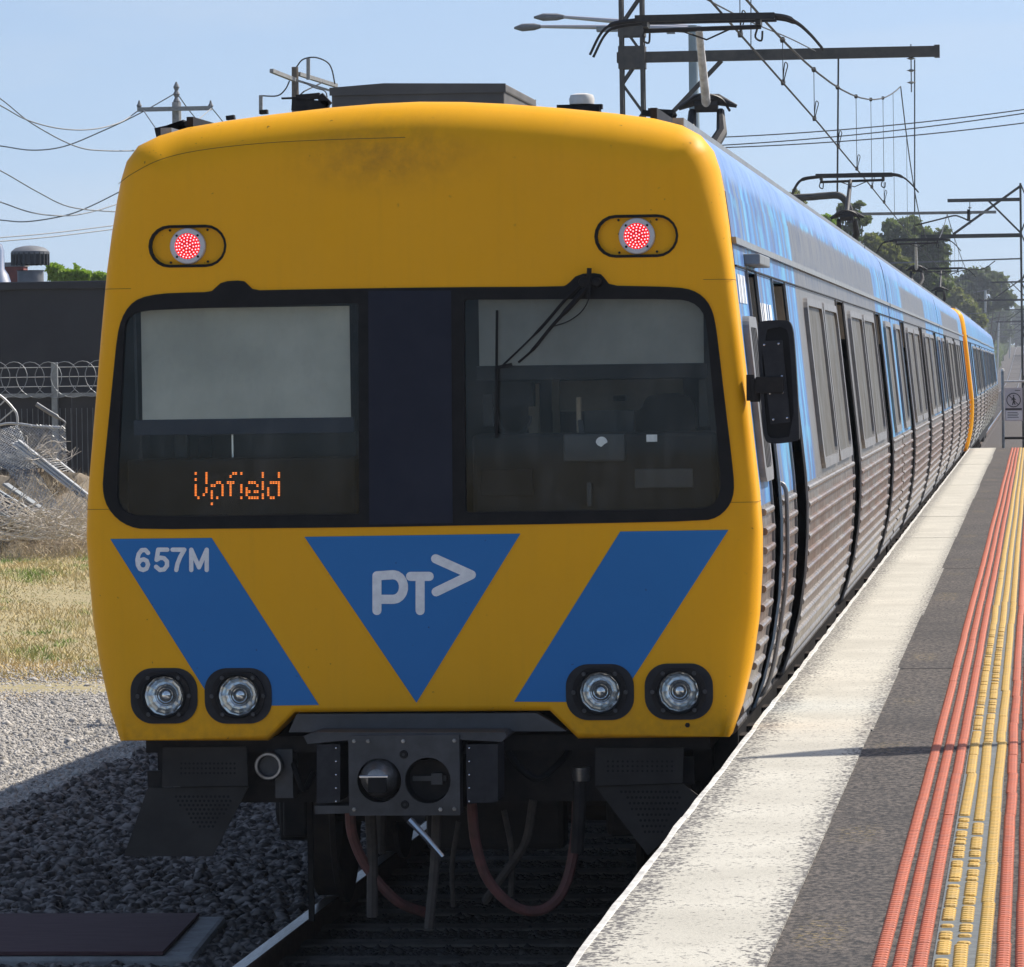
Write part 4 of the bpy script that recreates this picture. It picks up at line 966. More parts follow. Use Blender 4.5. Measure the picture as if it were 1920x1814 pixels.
# --- wiper on the driver's side, washer hose, bump under the left bracket
g = MB()
g.tube([P(1102, 560, D-.035), P(1105, 503, D-.04)], .0105, 8)
g.tube(crom([P(1092, 530, D-.03), P(1060, 562, D-.035), P(1010, 620, D-.04), P(940, 688, D-.035)], 5), [.012]*5+[.008]*6+[.005]*5, 6)
g.tube(crom([P(1110, 528, D-.03), P(1078, 565, D-.04), P(1035, 612, D-.045), P(1000, 655, D-.045), P(972, 680, D-.04)], 5), [.014]*8+[.009]*8+[.006]*5, 6)
g.lathe([(0, -.05), (.022, -.045), (.026, -.02), (.028, -.006)], (*[P2(1096, 530)[0]], D, P2(1096, 530)[1]), 'Y', 12)
g.lathe([(0, -.05), (.018, -.045), (.022, -.02), (.024, -.006)], (P2(1120, 530)[0], D, P2(1120, 530)[1]), 'Y', 12)
wp = g.build('wiper_arm', 'black_rubber', R, smooth=True)
MB().bar(P(932, 582, D-.03), P(930, 822, D-.03), .011, .014).bar(P(931, 690, D-.038), P(960, 684, D-.04), .014, .016).build('wiper_blade', 'black_rubber', wp)
MB().tube(crom([P(1105, 530, D-.05), P(1104, 560, D-.06), P(1090, 585, D-.06), P(1065, 603, D-.055), P(1038, 612, D-.045)], 6), .0028, 5).build('washer_hose', 'black_rubber', wp, smooth=True)

# --- inside the cab
Yb = D+1.05
g = MB(); g.box((TC-1.30, Yb, .0), (TC+1.30, Yb+.03, 2.35)).box((TC-1.36, D+.30, .0), (TC-1.30, Yb, 2.3)).box((TC-1.3, D+.06, 2.2), (TC+1.3, Yb, 2.24)).box((TC-1.3, D+.06, .55), (TC+1.3, Yb, .58))
g.box((TC+1.30, D+.30, .0), (TC+1.36, Yb, 2.3)).build('cab_interior', 'cab_dark', R)
def slab(px0, py0, px1, py1, y0, y1, m, name, bev=0.0, par=R):
    a, b = P2(px0, py0, y0), P2(px1, py1, y0); return MB().box((a[0], y0, a[1]), (b[0], y1, b[1])).build(name, m, par, bevel=bev)
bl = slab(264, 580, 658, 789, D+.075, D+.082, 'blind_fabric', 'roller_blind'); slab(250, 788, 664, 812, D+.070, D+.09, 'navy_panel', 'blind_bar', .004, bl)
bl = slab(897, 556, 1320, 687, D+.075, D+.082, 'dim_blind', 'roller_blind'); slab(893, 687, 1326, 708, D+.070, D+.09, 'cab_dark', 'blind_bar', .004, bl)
slab(238, 862, 668, 995, D+.16, D+.34, 'cab_dark', 'destination_box', .01)
slab(240, 815, 668, 864, D+.5, D+.6, 'cab_grey', 'cab_shelf')
slab(326, 815, 352, 862, D+.30, D+.36, 'cab_grey', 'grab_post', .01); slab(434, 815, 438, 862, D+.40, D+.41, 'polished_steel', 'grab_rod'); slab(370, 818, 398, 862, D+.42, D+.46, 'cab_dark', 'grab_post', .01)
MB().tube([P(252, 590, D+.09), P(258, 815, D+.09)], .006, 6).tube([P(270, 600, D+.1), P(268, 810, D+.1)], .005, 6).build('blind_guide', 'cab_grey', R)
# amber destination display, dot by dot, several rows dead as seen in the photograph
GL = {'U': ["X...X", "X...X", "X...X", "X...X", "X...X", "X...X", "X...X", "X..X.", ".XX..", ".....", "....."],
      'p': [".....", ".....", ".....", "X.XX.", "XX..X", "X...X", "X...X", "X...X", "X.XX.", "X....", "X...."],
      'f': ["..XX", ".X..", ".X..", "XXX.", ".X..", ".X..", ".X..", ".X..", ".X..", "....", "...."],
      'i': ["X", ".", ".", "X", "X", "X", "X", "X", "X", ".", "."],
      'e': [".....", ".....", ".....", ".XXX.", "X...X", "X...X", "XXXXX", "X....", ".XXXX", ".....", "....."],
      'l': ["X", "X", "X", "X", "X", "X", "X", "X", "X", ".", "."],
      'd': ["....X", "....X", "....X", ".XXXX", "X...X", "X...X", "X...X", "X...X", ".XXXX", ".....", "....."]}
g = MB(); colx = 0; dots = []
for ch in 'Upfield':
    gl = GL[ch]
    for r_, row in enumerate(gl):
        for c_, k in enumerate(row):
            if k == 'X' and not (rnd.random() < .2): dots.append((colx+c_, r_))
    colx += len(gl[0])+1
dw = (523-367)/(colx-2); dh = (945-888)/10.
for c_, r_ in dots:
    for j in range(2):
        a = P2(367+c_*dw-1.9, 888+r_*dh-2.1+j*2.7, D+.155); b = P2(367+c_*dw+1.9, 888+r_*dh-.4+j*2.7, D+.155)
        g.add([(a[0], D+.155, a[1]), (b[0], D+.155, a[1]), (b[0], D+.155, b[1]), (a[0], D+.155, b[1])], [(0, 1, 2, 3)])
g.build('destination_display', 'amber_led', R)
# driver's side furniture
slab(885, 815, 1345, 990, D+.14, D+.42, 'cab_dark', 'driver_desk', .02)
slab(1056, 815, 1172, 865, D+.10, D+.13, 'cab_grey', 'desk_panel', .008)
a = P2(1128, 830, D+.094); MB().prism(circ(a[0], a[1], .026, 18)[:10]+[(a[0]-.018, a[1]-.012), (a[0]-.002, a[1]-.02), (a[0]+.012, a[1]-.008)], D+.094, D+.097).build('torn_sticker', 'white_vinyl', R)
a = P2(1222, 822, D+.13); MB().box((a[0]-.024, D+.13, a[1]-.016), (a[0]+.024, D+.135, a[1]+.016)).build('small_label', 'white_vinyl', R)
bw = MB().prism(px([(1035, 715), (1280, 710), (1282, 740), (1235, 745), (1205, 762), (1198, 770), (1035, 772)], Yb-.01), Yb-.02, Yb-.005).build('rear_wall_panel', 'cab_tan', R)
slab(1035, 705, 1050, 818, Yb-.06, Yb-.03, 'cab_tan', 'rear_door_post')
g = MB(); a = P(1255, 800, D+.6)
g.prism(smooth_loop(px([(1205, 820), (1205, 755), (1225, 738), (1290, 738), (1305, 760), (1308, 825)], D+.6), 2), D+.55, D+.68).build('driver_seat', 'black_rubber', R, bevel=.02)
g = MB(); cx, cz = P2(963, 780, D+.2)
g.tube([(cx+.075*math.cos(t), D+.2, cz+.085*math.sin(t)) for t in [math.radians(180+15*k) for k in range(13)]], .010, 6)
g.box((cx-.09, D+.18, cz+.04), (cx+.09, D+.3, cz+.15)).build('driver_monitor', 'black_rubber', R, smooth=True)

for (x0, y0, x1, y1, dd, mm) in ((905, 740, 925, 800, .3, 'cab_grey'), (1080, 745, 1090, 812, .25, 'cab_tan'), (1095, 770, 1190, 812, .55, 'cab_grey'), (1150, 742, 1175, 752, .9, 'black_rubber'), (1310, 712, 1330, 800, .4, 'cab_grey'),
                                 (990, 720, 1012, 812, .7, 'cab_tan'), (900, 880, 1000, 930, .12, 'black_rubber'), (1190, 880, 1300, 915, .12, 'cab_grey'), (1100, 905, 1110, 950, .11, 'cab_grey')):
    slab(x0, y0, x1, y1, D+dd, D+dd+.03, mm, 'cab_fitting', .005)
MB().tube([P(1088, 790, D+.22), P(1092, 822, D+.16)], .012, 8).build('brake_handle', 'cab_grey', R, smooth=True)
# --- wing mirror on the platform side
my = D-.02
out = smooth_loop(px([(1420, 612), (1424, 602), (1470, 600), (1484, 604), (1490, 640), (1500, 820), (1496, 828), (1445, 834), (1432, 824), (1427, 760)], my), 2)
mi = MB().prism(out, my+.0, my+.075).build('wing_mirror', 'black_rubber', R, bevel=.012)
inner = [(p[0], p[1]) for p in smooth_loop(px([(1427, 620), (1474, 611), (1481, 640), (1491, 818), (1446, 824), (1436, 812)], my), 1)]
MB().prism(out, my-.010, my-.0005, [inner]).build('mirror_rim', 'dark_plastic', mi, bevel=.004)
MB().prism(px([(1428, 640), (1467, 638), (1482, 792), (1445, 796)], my), my-.016, my-.001).build('back_plate', 'dark_plastic', mi, bevel=.003)
MB().box((P2(1418, 730)[0], my-.03, P2(1418, 738)[1]), (P2(1470, 730)[0], my-.012, P2(1418, 707)[1])).build('bracket', 'dark_metal', mi, bevel=.003)
MB().lathe([(0, .0), (.022, 0), (.024, .012), (.022, .10), (.0, .105)], (P2(1416, 754)[0]+.0, D+.0, P2(1416, 754)[1]), 'Z', 14).box((P2(1400, 750)[0], D-.015, P2(1400, 752)[1]), (P2(1414, 750)[0], D+.05, P2(1400, 703)[1])).build('hinge', 'dark_metal', mi, smooth=True)
g = MB()
for qx, qy in ((1433, 647), (1460, 645), (1450, 787), (1476, 784), (1441, 709), (1466, 706), (1444, 738), (1468, 736)):
    q = P(qx, qy, my-.018); g.lathe([(0, -.006), (.005, -.004), (.006, .003)], q, 'Y', 8)
g.build('screw', 'polished_steel', mi)
# cab side window and handrails beside the cab door
side_sheet(MB(), rrect(D+.36, 1.09, D+1.04, 1.84, .08), [rrect(D+.47, 1.15, D+.95, 1.79, .05)], -.002, .03, 1).build('cab_side_window', 'window_alu', R)
side_sheet(MB(), rrect(D+.465, 1.145, D+.955, 1.795, .05), [], -.002, .006, 1).build('window_pane', 'side_glass', R)
for k in range(4): MB().bar((TC+uz(1.15)+.02, D+.52+.12*k, 1.15), (TC+uz(1.79)+.02, D+.52+.12*k, 1.79), .015, .02).build('window_bar', 'window_alu', R)
for yy_ in (D+1.95,):
    MB().tube(crom([(TC+uz(z)+dx, yy_, z) for z, dx in ((1.05, .0), (1.03, .025), (.95, .03), (.6, .03), (.2, .03), (.05, .025), (.02, 0))], 5), .011, 8).build('handrail', 'window_alu', R, smooth=True)
MB().box((TC+uz(2.12)+.0, D+1.05, 2.085), (TC+uz(2.12)+.08, D+1.9, 2.135)).build('door_hood', 'galvanised', R, bevel=.006)
# wrap lettering left on the side by the cab door: white sliver bars
g = MB()
for k, (a, b) in enumerate(((D+.34, D+.42), (D+.46, D+.50), (D+.55, D+.66), (D+.70, D+.74), (D+.80, D+.90))):
    g = MB(); side_sheet(g, [(a, 1.90), (b, 1.90), (b+.02, 2.03), (a+.02, 2.03)], [], .001, .004, 1).build('wrap_lettering', 'white_vinyl', R)
for a, b in ((D+2.0, D+2.08), (D+2.16, D+2.22), (D+2.3, D+2.5), (D+2.6, D+2.68), (D+2.8, D+3.0)):
    g = MB(); side_sheet(g, [(a, 1.80), (b, 1.80), (b, 1.92), (a, 1.92)], [], .001, .004, 1).build('wrap_lettering', 'white_vinyl', R)

# --- roof things above the cab
y = 28.0
a, b = P2(622, 205, y), P2(945, 157, y)
g = MB(); g.box((a[0], y, 2.70), (b[0], y+1.7, b[1]-.03)); g.prism([(a[0]-.01, b[1]-.05), (b[0]+.01, b[1]-.05), (b[0]+.01, b[1]), (a[0]+.3, b[1]+.015), (a[0]-.01, b[1]-.005)], y-.012, y+1.72).build('roof_vent_box', 'roof_grey', R, bevel=.01)
c = P(1091, 192, 24.0)
MB().box((c.x-.09, 23.95, 2.74), (c.x+.09, 24.05, c.z-.02)).box((c.x-.12, 23.97, c.z-.035), (c.x+.10, 24.03, c.z-.012)).build('beacon_base', 'dark_metal', R)
MB().lathe([(.060, 0), (.062, .025), (.055, .045), (.03, .052), (0, .053)], (c.x, 24.0, c.z-.01), 'Z', 20).build('roof_beacon', 'white_plastic', R, smooth=True)
c = P(580, 195, 25.5)
MB().bar(P(548, 197, 25.5), P(617, 201, 25.5), .05, .06).bar(P(556, 184, 25.5), P(600, 180, 25.5), .05, .03).bar(P(600, 180, 25.5), P(617, 198, 25.5), .05, .04).bar(P(528, 185, 25.5), P(560, 184, 25.5), .015, .01).tube([P(585, 182, 25.5), P(587, 198, 25.5)], .012, 5).build('antenna_mount', 'dark_metal', R)
g = MB()
for (x0, y0, x1, y1) in ((295, 246, 330, 236), (320, 240, 350, 228), (340, 236, 372, 228), (330, 236, 345, 232)):
    g.bar(P(x0, y0+4, 24.5), P(x1, y1+6, 24.5), .12, .045)
g.build('roof_horn', 'dark_metal', R)
MB().bar(P(1205, 212, 26), P(1262, 219, 26), .08, .03).tube(crom([P(1215, 210, 26), P(1240, 212, 26), P(1262, 214, 26), P(1258, 222, 26)], 4), .022, 6).build('roof_cable', 'black_rubber', R)
for x in (455, 470): pass
MB().bar(P(425, 222, 23.5), P(440, 220, 23.5), .05, .02).build('roof_tab', 'dark_metal', R)
MB().bar(P(488, 211, 23.5), P(502, 210, 23.5), .05, .02).build('roof_tab', 'dark_metal', R)

# --- coupler, guards and hoses under the headstock
cy = D-.25
cp = MB().prism(px([(653, 1380), (861, 1378), (863, 1529), (655, 1530)], cy), cy, cy+.12, [circ(*P2(711, 1464, cy), .098, 28), circ(*P2(802, 1464, cy), .102, 28)]).build('coupler', 'coupler_steel', R, bevel=.006)
MB().prism(px([(568, 1381), (590, 1374), (945, 1374), (950, 1382), (940, 1392), (862, 1388), (652, 1389), (575, 1396)], cy), cy+.02, cy+.62).build('coupler_cover', 'coupler_steel', cp, bevel=.005)
for q in ([(592, 1397), (636, 1397), (636, 1506), (592, 1508)], [(872, 1397), (932, 1397), (932, 1506), (874, 1508)]):
    e = MB().prism(px(q, cy), cy+.03, cy+.30).build('electric_head', 'dark_plastic', cp, bevel=.015)
    g = MB()
    for k in range(5): g.lathe([(0, -.004), (.004, -.003), (.005, .002)], P(q[1][0]-6 if q[0][0] < 700 else q[0][0]+8, 1403+25*k, cy+.03), 'Y', 6)
    g.build('rivet', 'polished_steel', e)
MB().prism(px([(588, 1512), (655, 1512), (655, 1526), (590, 1528)], cy), cy+.02, cy+.2).build('foot_plate', 'coupler_steel', cp)
x, z = P2(711, 1464, cy)
MB().lathe([(0, -.10), (.045, -.09), (.07, -.055), (.082, .0), (.095, .08)], (x, cy, z+.012), 'Y', 24).build('coupler_cone', 'worn_steel', cp, smooth=True)
MB().box((x-.035, cy-.118, z-.045), (x+.045, cy-.06, z+.02)).build('cone_slot', 'black_rubber', cp, bevel=.004)
MB().box((x-.075, cy-.105, z+.018), (x+.055, cy-.05, z+.032)).build('cone_lip', 'polished_steel', cp, bevel=.004)
x2, z2 = P2(802, 1464, cy)
MB().lathe([(.101, .02), (.095, .14), (.07, .22), (0, .23)], (x2, cy, z2), 'Y', 28).build('coupler_funnel', 'black_rubber', cp, smooth=True)
MB().box((x2-.08, cy+.10, z2-.01), (x2+.07, cy+.13, z2+.012)).box((x2+.005, cy+.085, z2-.025), (x2+.055, cy+.11, z2+.025)).build('coupler_latch', 'coupler_steel', cp)
g = MB()
for qx, qy in ((757, 1415), (759, 1509)): g.lathe([(.007, -.012), (.017, -.012), (.019, .0)], P(qx, qy, cy), 'Y', 12)
g.build('air_port', 'dark_metal', cp, smooth=True)
MB().prism(px([(750, 1528), (800, 1528), (790, 1545), (765, 1548)], cy), cy+.01, cy+.06).build('release_lug', 'dark_metal', cp)
MB().tube([P(768, 1538, cy-.03), P(800, 1572, cy-.05), P(830, 1607, cy-.06)], [.018, .014, .011], 8).build('release_handle', 'polished_steel', cp, smooth=True)
MB().box((TC-.2, cy+.12, -.33), (TC+.2, D+1.4, -.12)).build('draw_bar', 'dark_metal', cp)
def hose(name, m, pts, r): MB().tube(crom([P(*p) for p in pts], 6), r, 8).build(name, m, R, smooth=True)
hose('brake_hose', 'red_hose', [(656, 1520, D+.0), (662, 1570, D+.05), (690, 1630, D+.1), (745, 1690, D+.15), (800, 1712, D+.3)], .024)
hose('brake_hose', 'red_hose', [(884, 1505, D+.0), (892, 1580, D+.05), (915, 1650, D+.1), (965, 1700, D+.15), (1020, 1705, D+.2), (1060, 1660, D+.25), (1080, 1560, D+.3), (1082, 1450, D+.35)], .024)
hose('brake_hose', 'grey_hose', [(1000, 1500, D+.3), (985, 1580, D+.35), (945, 1640, D+.4), (910, 1690, D+.5)], .02)
hose('air_pipe', 'grey_hose', [(694, 1520, D+.1), (698, 1600, D+.1), (698, 1720, D+.1)], .026)
hose('air_pipe', 'grey_hose', [(819, 1520, D+.0), (815, 1620, D+.0), (804, 1742, D-.02)], .022)
hose('air_pipe', 'grey_hose', [(715, 1520, D+.3), (714, 1600, D+.3)], .024)
hose('jumper_cable', 'grey_hose', [(884, 1520, D+.02), (872, 1512, D), (866, 1505, D)], .008)
hose('air_pipe', 'dark_metal', [(1088, 1440, D+.1), (1086, 1520, D+.1), (1082, 1600, D+.1)], .03)
# perforated obstacle guards ahead of the wheels
for side in (0, 1):
    if side == 0:
        up = [(305, 1402), (462, 1400), (465, 1474), (304, 1476)]; lo_ = [(277, 1478), (466, 1475), (398, 1606), (232, 1606)]; br = [(276, 1446), (304, 1446), (304, 1490), (278, 1492)]
        rowsU = (340, 440, 1432, 1450); rowsL = (322, 428, 1494, 1550)
    else:
        up = [(1116, 1402), (1282, 1402), (1280, 1468), (1116, 1474)]; lo_ = [(1116, 1475), (1280, 1470), (1320, 1500), (1215, 1604)]; br = [(1280, 1420), (1300, 1420), (1302, 1470), (1280, 1470)]
        rowsU = (1140, 1260, 1428, 1446); rowsL = (1165, 1270, 1485, 1560)
    gd = MB().prism(px(up, D+.12), D+.12, D+.15).build('obstacle_guard', 'guard_steel', R, bevel=.004)
    MB().prism(px(lo_, D+.14), D+.14, D+.16).build('guard_blade', 'guard_steel', gd, bevel=.003)
    MB().prism(px(br, D+.2), D+.2, D+.24).build('guard_bracket', 'dark_metal', gd)
    g = MB()
    for k in range(14):
        for j in range(3): g.lathe([(0, -.0022), (.0055, -.0022)], P(rowsU[0]+(rowsU[1]-rowsU[0])*k/13, rowsU[2]+(rowsU[3]-rowsU[2])*j/2, D+.1205), 'Y', 6)
    for j in range(8):
        t = j/7
        for k in range(14):
            xx = rowsL[0]+(rowsL[1]-rowsL[0])*(k+.5*(j % 2))/13; c0 = (rowsL[0]+rowsL[1])/2+(8 if side else 10)
            if abs(xx-c0) < (rowsL[1]-rowsL[0])*.55*(1.05-.75*t): g.lathe([(0, -.0022), (.0065, -.0022)], P(xx, rowsL[2]+(rowsL[3]-rowsL[2])*t, D+.1405), 'Y', 6)
    tag(g.build('perforation', 'black_rubber', gd), kind='stuff')
x, z = P2(503, 1437, D+.05)
MB().lathe([(0, .03), (.044, .03), (.046, .0), (.056, -.004), (.062, .004), (.062, .25), (.0, .26)], (x, D+.05, z), 'Y', 24).box((x+.02, D+.12, z-.15), (x+.10, D+.28, z+.07)).build('air_valve', 'coupler_steel', R, smooth=True)
MB().box((P2(470, 1500)[0], D+.25, P2(470, 1482)[1]), (P2(545, 1500)[0], D+.35, P2(470, 1472)[1])).build('guard_stay', 'dark_metal', R)
MB().box((P2(520, 1500)[0], D+.9, -.95), (P2(530, 1500)[0], D+.94, -.2)).build('guard_stay', 'dark_metal', R)
MB().box((TC+.75, D+.8, -.55), (TC+1.2, D+1.2, -.3)).box((TC-.1, D+.9, -.62), (TC+.55, D+1.1, -.34)).build('gear_case', 'dark_metal', R, bevel=.03)

for qx, qy in ((664, 1390), (852, 1389), (664, 1518), (852, 1517), (756, 1390), (690, 1390), (826, 1518)):
    q = P(qx, qy, cy); MB().lathe([(0, -.010), (.009, -.009), (.010, .002)], q, 'Y', 6).build('coupler_bolt', 'worn_steel', cp)
hose('jumper_cable', 'black_rubber', [(945, 1400, D+.2), (975, 1440, D+.1), (1010, 1460, D+.1), (1050, 1430, D+.2), (1070, 1400, D+.3)], .016)
hose('jumper_cable', 'black_rubber', [(540, 1400, D+.2), (556, 1450, D+.1), (570, 1480, D+.1), (588, 1450, D+.2)], .014)
hose('air_pipe', 'rusty_steel', [(480, 1395, D+.25), (600, 1398, D+.25), (1100, 1396, D+.25)], .018)
hose('air_pipe', 'grey_hose', [(945, 1520, D+.35), (960, 1600, D+.4), (958, 1680, D+.45)], .014)
hose('air_pipe', 'grey_hose', [(860, 1540, D+.4), (848, 1620, D+.45), (850, 1700, D+.5)], .012)
for qx, qy, w_, h_ in ((1000, 1420, .16, .12), (1060, 1470, .10, .16), (560, 1420, .09, .14)):
    q = P(qx, qy, D+.45); MB().box((q.x-w_/2, D+.45, q.z-h_/2), (q.x+w_/2, D+.6, q.z+h_/2)).build('junction_box', 'guard_steel', R, bevel=.008)
q = P(1090, 1452, D+.09); MB().lathe([(.0, -.03), (.036, -.03), (.04, -.01), (.04, .03), (0, .03)], q, 'Z', 12).build('pipe_union', 'worn_steel', R, smooth=True)
q = P(503, 1437, D+.045); MB().lathe([(.047, -.002), (.050, -.006), (.059, -.006), (.063, .0)], q, 'Y', 24).build('valve_rim', 'worn_steel', R, smooth=True)
# plum-coloured cover board on a concrete pit by the track
zb = -1.03
pb = thing('pit_cover', 'dark plum timber board lying over a concrete pit beside the rail', 'cover board', (-5.2, 23.3, -1.12))
c = [PG(374, 1712, zb), PG(306, 1784, zb)]
MB().add([(-6.6, c[0].y, zb), (c[0].x, c[0].y, zb), (c[1].x, c[1].y, zb), (-6.6, c[1].y, zb), (-6.6, c[0].y, zb-.02), (c[0].x, c[0].y, zb-.02), (c[1].x, c[1].y, zb-.02), (-6.6, c[1].y, zb-.02)],
         [(0, 1, 2, 3), (7, 6, 5, 4), (0, 4, 5, 1), (1, 5, 6, 2), (2, 6, 7, 3), (3, 7, 4, 0)]).build('board', 'plum_board', pb, bevel=.004)
MB().add([(-6.6, c[0].y+.1, zb-.023), (c[0].x+.12, c[0].y+.05, zb-.023), (c[1].x+.14, c[1].y-.02, zb-.023), (-6.6, c[1].y-.02, zb-.023), (-6.6, c[0].y+.1, zb-.3), (c[0].x+.2, c[0].y+.05, zb-.3), (c[1].x+.2, c[1].y-.02, zb-.3), (-6.6, c[1].y-.02, zb-.3)],
         [(0, 1, 2, 3), (7, 6, 5, 4), (0, 4, 5, 1), (1, 5, 6, 2), (2, 6, 7, 3), (3, 7, 4, 0)]).build('pit_wall', 'concrete', pb, bevel=.02)

# ================================================================== OVERHEAD LINE
def lattice(g, x0, x1, yc, z0, z1, w, step, leg=.05):
    for x in (x0, x1):
        for dy in (-w/2, w/2): g.bar((x, yc+dy, z0), (x, yc+dy, z1), leg, leg)
    z = z0; k = 0
    while z < z1-.05:
        zz = min(z+step, z1)
        for dy in (-w/2, w/2):
            a, b = ((x0, x1) if k % 2 else (x1, x0)); g.bar((a, yc+dy, z), (b, yc+dy, zz), leg*.6, leg*.6)
        for x in (x0, x1):
            a, b = ((-w/2, w/2) if k % 2 else (w/2, -w/2)); g.bar((x, yc+a, z), (x, yc+b, zz), leg*.6, leg*.6)
        z = zz; k += 1
    return g
def insulator(g, top, L, r=.06, n=4):
    top = Vector(top); g.tube([top, top-Vector((0, 0, L))], .015, 6)
    for k in range(n): g.lathe([(.02, .03), (r, 0), (.03, -.025)], top-Vector((0, 0, L*(.3+.5*k/max(1, n-1)))), 'Z', 10)
Y1 = 104.0
ma, mb_ = P(1166, 100, Y1), P(1205, 100, Y1)
mast = thing('overhead_mast', 'tall dark lattice mast with a long boom over the train roof', 'mast', (ma.x, Y1, gz(-8.5, Y1)))
lattice(MB(), ma.x, mb_.x, Y1, gz(-8.5, Y1), 9.9, .42, .62, .075).build('lattice_column', 'mast_steel', mast)
zt = P(1400, 103, Y1).z
g = MB().box((ma.x-.1, Y1-.12, zt-.12), (P(1760, 100, Y1).x, Y1+.12, zt+.10)); g.box((ma.x-.06, Y1-.24, zt-.25), (mb_.x+.06, Y1+.24, zt+.22)); g.box((ma.x-.06, Y1-.24, P(1180, 70, Y1).z), (mb_.x+.06, Y1+.24, P(1180, 48, Y1).z))
g.box((P(1752, 100, Y1).x, Y1-.14, zt-.14), (P(1762, 100, Y1).x, Y1+.14, zt+.12)).build('boom', 'mast_steel', mast)
MB().bar(P(1353, 114, Y1), (mb_.x, Y1, P(1200, 268, Y1).z), .09, .09).build('boom_brace', 'mast_steel', mast)
g = MB(); insulator(g, (P(1708, 95, Y1).x, Y1, zt+.15), 1.0, .10, 3); g.build('insulator', 'galvanised', mast)
zl = P(1600, 400, Y1).z
MB().tube(crom([(ma.x, Y1, P(1400, 372, Y1).z)] + [P(x, y_, Y1) for x, y_ in ((1482, 371), (1540, 368), (1572, 367), (1586, 378), (1593, 395), (1595, 418))], 5), .075, 8).build('lower_bracket', 'mast_steel', mast, smooth=True)
MB().bar(P(1596, 402, Y1), P(1868, 398, Y1), .06, .06).build('registration_boom', 'pale_boom', mast)
MB().tube([P(1572, 108, Y1), P(1570, 364, Y1)], .02, 5).tube([P(1715, 112, Y1), P(1715, 398, Y1)], .014, 5).build('hanger_rod', 'wire', mast)
MB().bar(P(1816, 393, Y1), P(1816, 415, Y1), .06, .06).build('drop_post', 'mast_steel', mast)
MB().tube(crom([P(1814, 413, Y1), P(1800, 407, Y1), P(1788, 405, Y1), P(1760, 412, Y1), P(1716, 423, Y1)], 5), .018, 6).build('registration_arm', 'mast_steel', mast, smooth=True)

CZ = 4.56; CX = TC+.08
con = thing('contact_wire', 'contact wire strung low over the pantographs along the track', 'wire', (CX, 0, CZ))
MB().tube([(CX+.12*math.sin(y/30), y, CZ+grade(y)) for y in range(-20, 900, 20)], .011, 5).build('conductor', 'wire', con)
sup = [(-14, 7.5), (Y1, 7.45), (162, 6.55), (322, 6.6), (482, 6.7), (642, 7.3)]
mes = thing('catenary_wire', 'sagging catenary wire carrying droppers above the contact wire', 'wire', (CX, 0, CZ))
gw = MB(); gd_ = MB()
for (a, za), (b, zb_) in zip(sup[:-1], sup[1:]):
    low = 4.95+grade((a+b)/2); mid = (a+b)/2-(4 if a < 0 else 0)
    def zc_(y):
        return low+(za-low)*((mid-y)/(mid-a))**2 if y < mid else low+(zb_-low)*((y-mid)/(b-mid))**2
    n = 30; gw.tube([(CX+.1*math.sin((a+(b-a)*k/n)/30), a+(b-a)*k/n, zc_(a+(b-a)*k/n)) for k in range(n+1)], .013, 5)
    y = a+5
    while y < b-3 and y < 330:
        if y > 10:
            x = CX+.1*math.sin(y/30); z1, z0 = zc_(y), CZ+grade(y)
            gd_ = MB().tube([(x, y, z1), (x, y, z0)], .0045, 4)
            if y < 90: gd_.tube(crom([(x, y, z0), (x+.03, y, z0+.12), (x+.05, y, z0+.2), (x+.02, y, z0+.22), (x, y, z0+.05)], 4), .006, 4); gd_.lathe([(.02, -.03), (.025, 0), (.02, .03)], (x, y, z0+.02), 'Z', 6); gd_.lathe([(.02, -.03), (.03, 0), (.02, .03)], (x, y, z1), 'Z', 6)
            gd_.build('dropper', 'wire', mes)
        y += 7.6
gw.build('messenger_wire', 'wire', mes)
fw = thing('feeder_wire', 'thin bare feeder wire crossing above the boom towards the mast', 'wire', (-4, 50, 8))
MB().tube(crom([P(1270, -30, 60), P(1400, 38, 75), P(1480, 72, 90), P(1530, 97, Y1)], 6), .012, 5).build('conductor', 'wire', fw)
MB().tube([P(1408, -40, 56), P(1408, 50, 56), P(1408, 92, 56)], .006, 4).build('dropper', 'wire', fw)

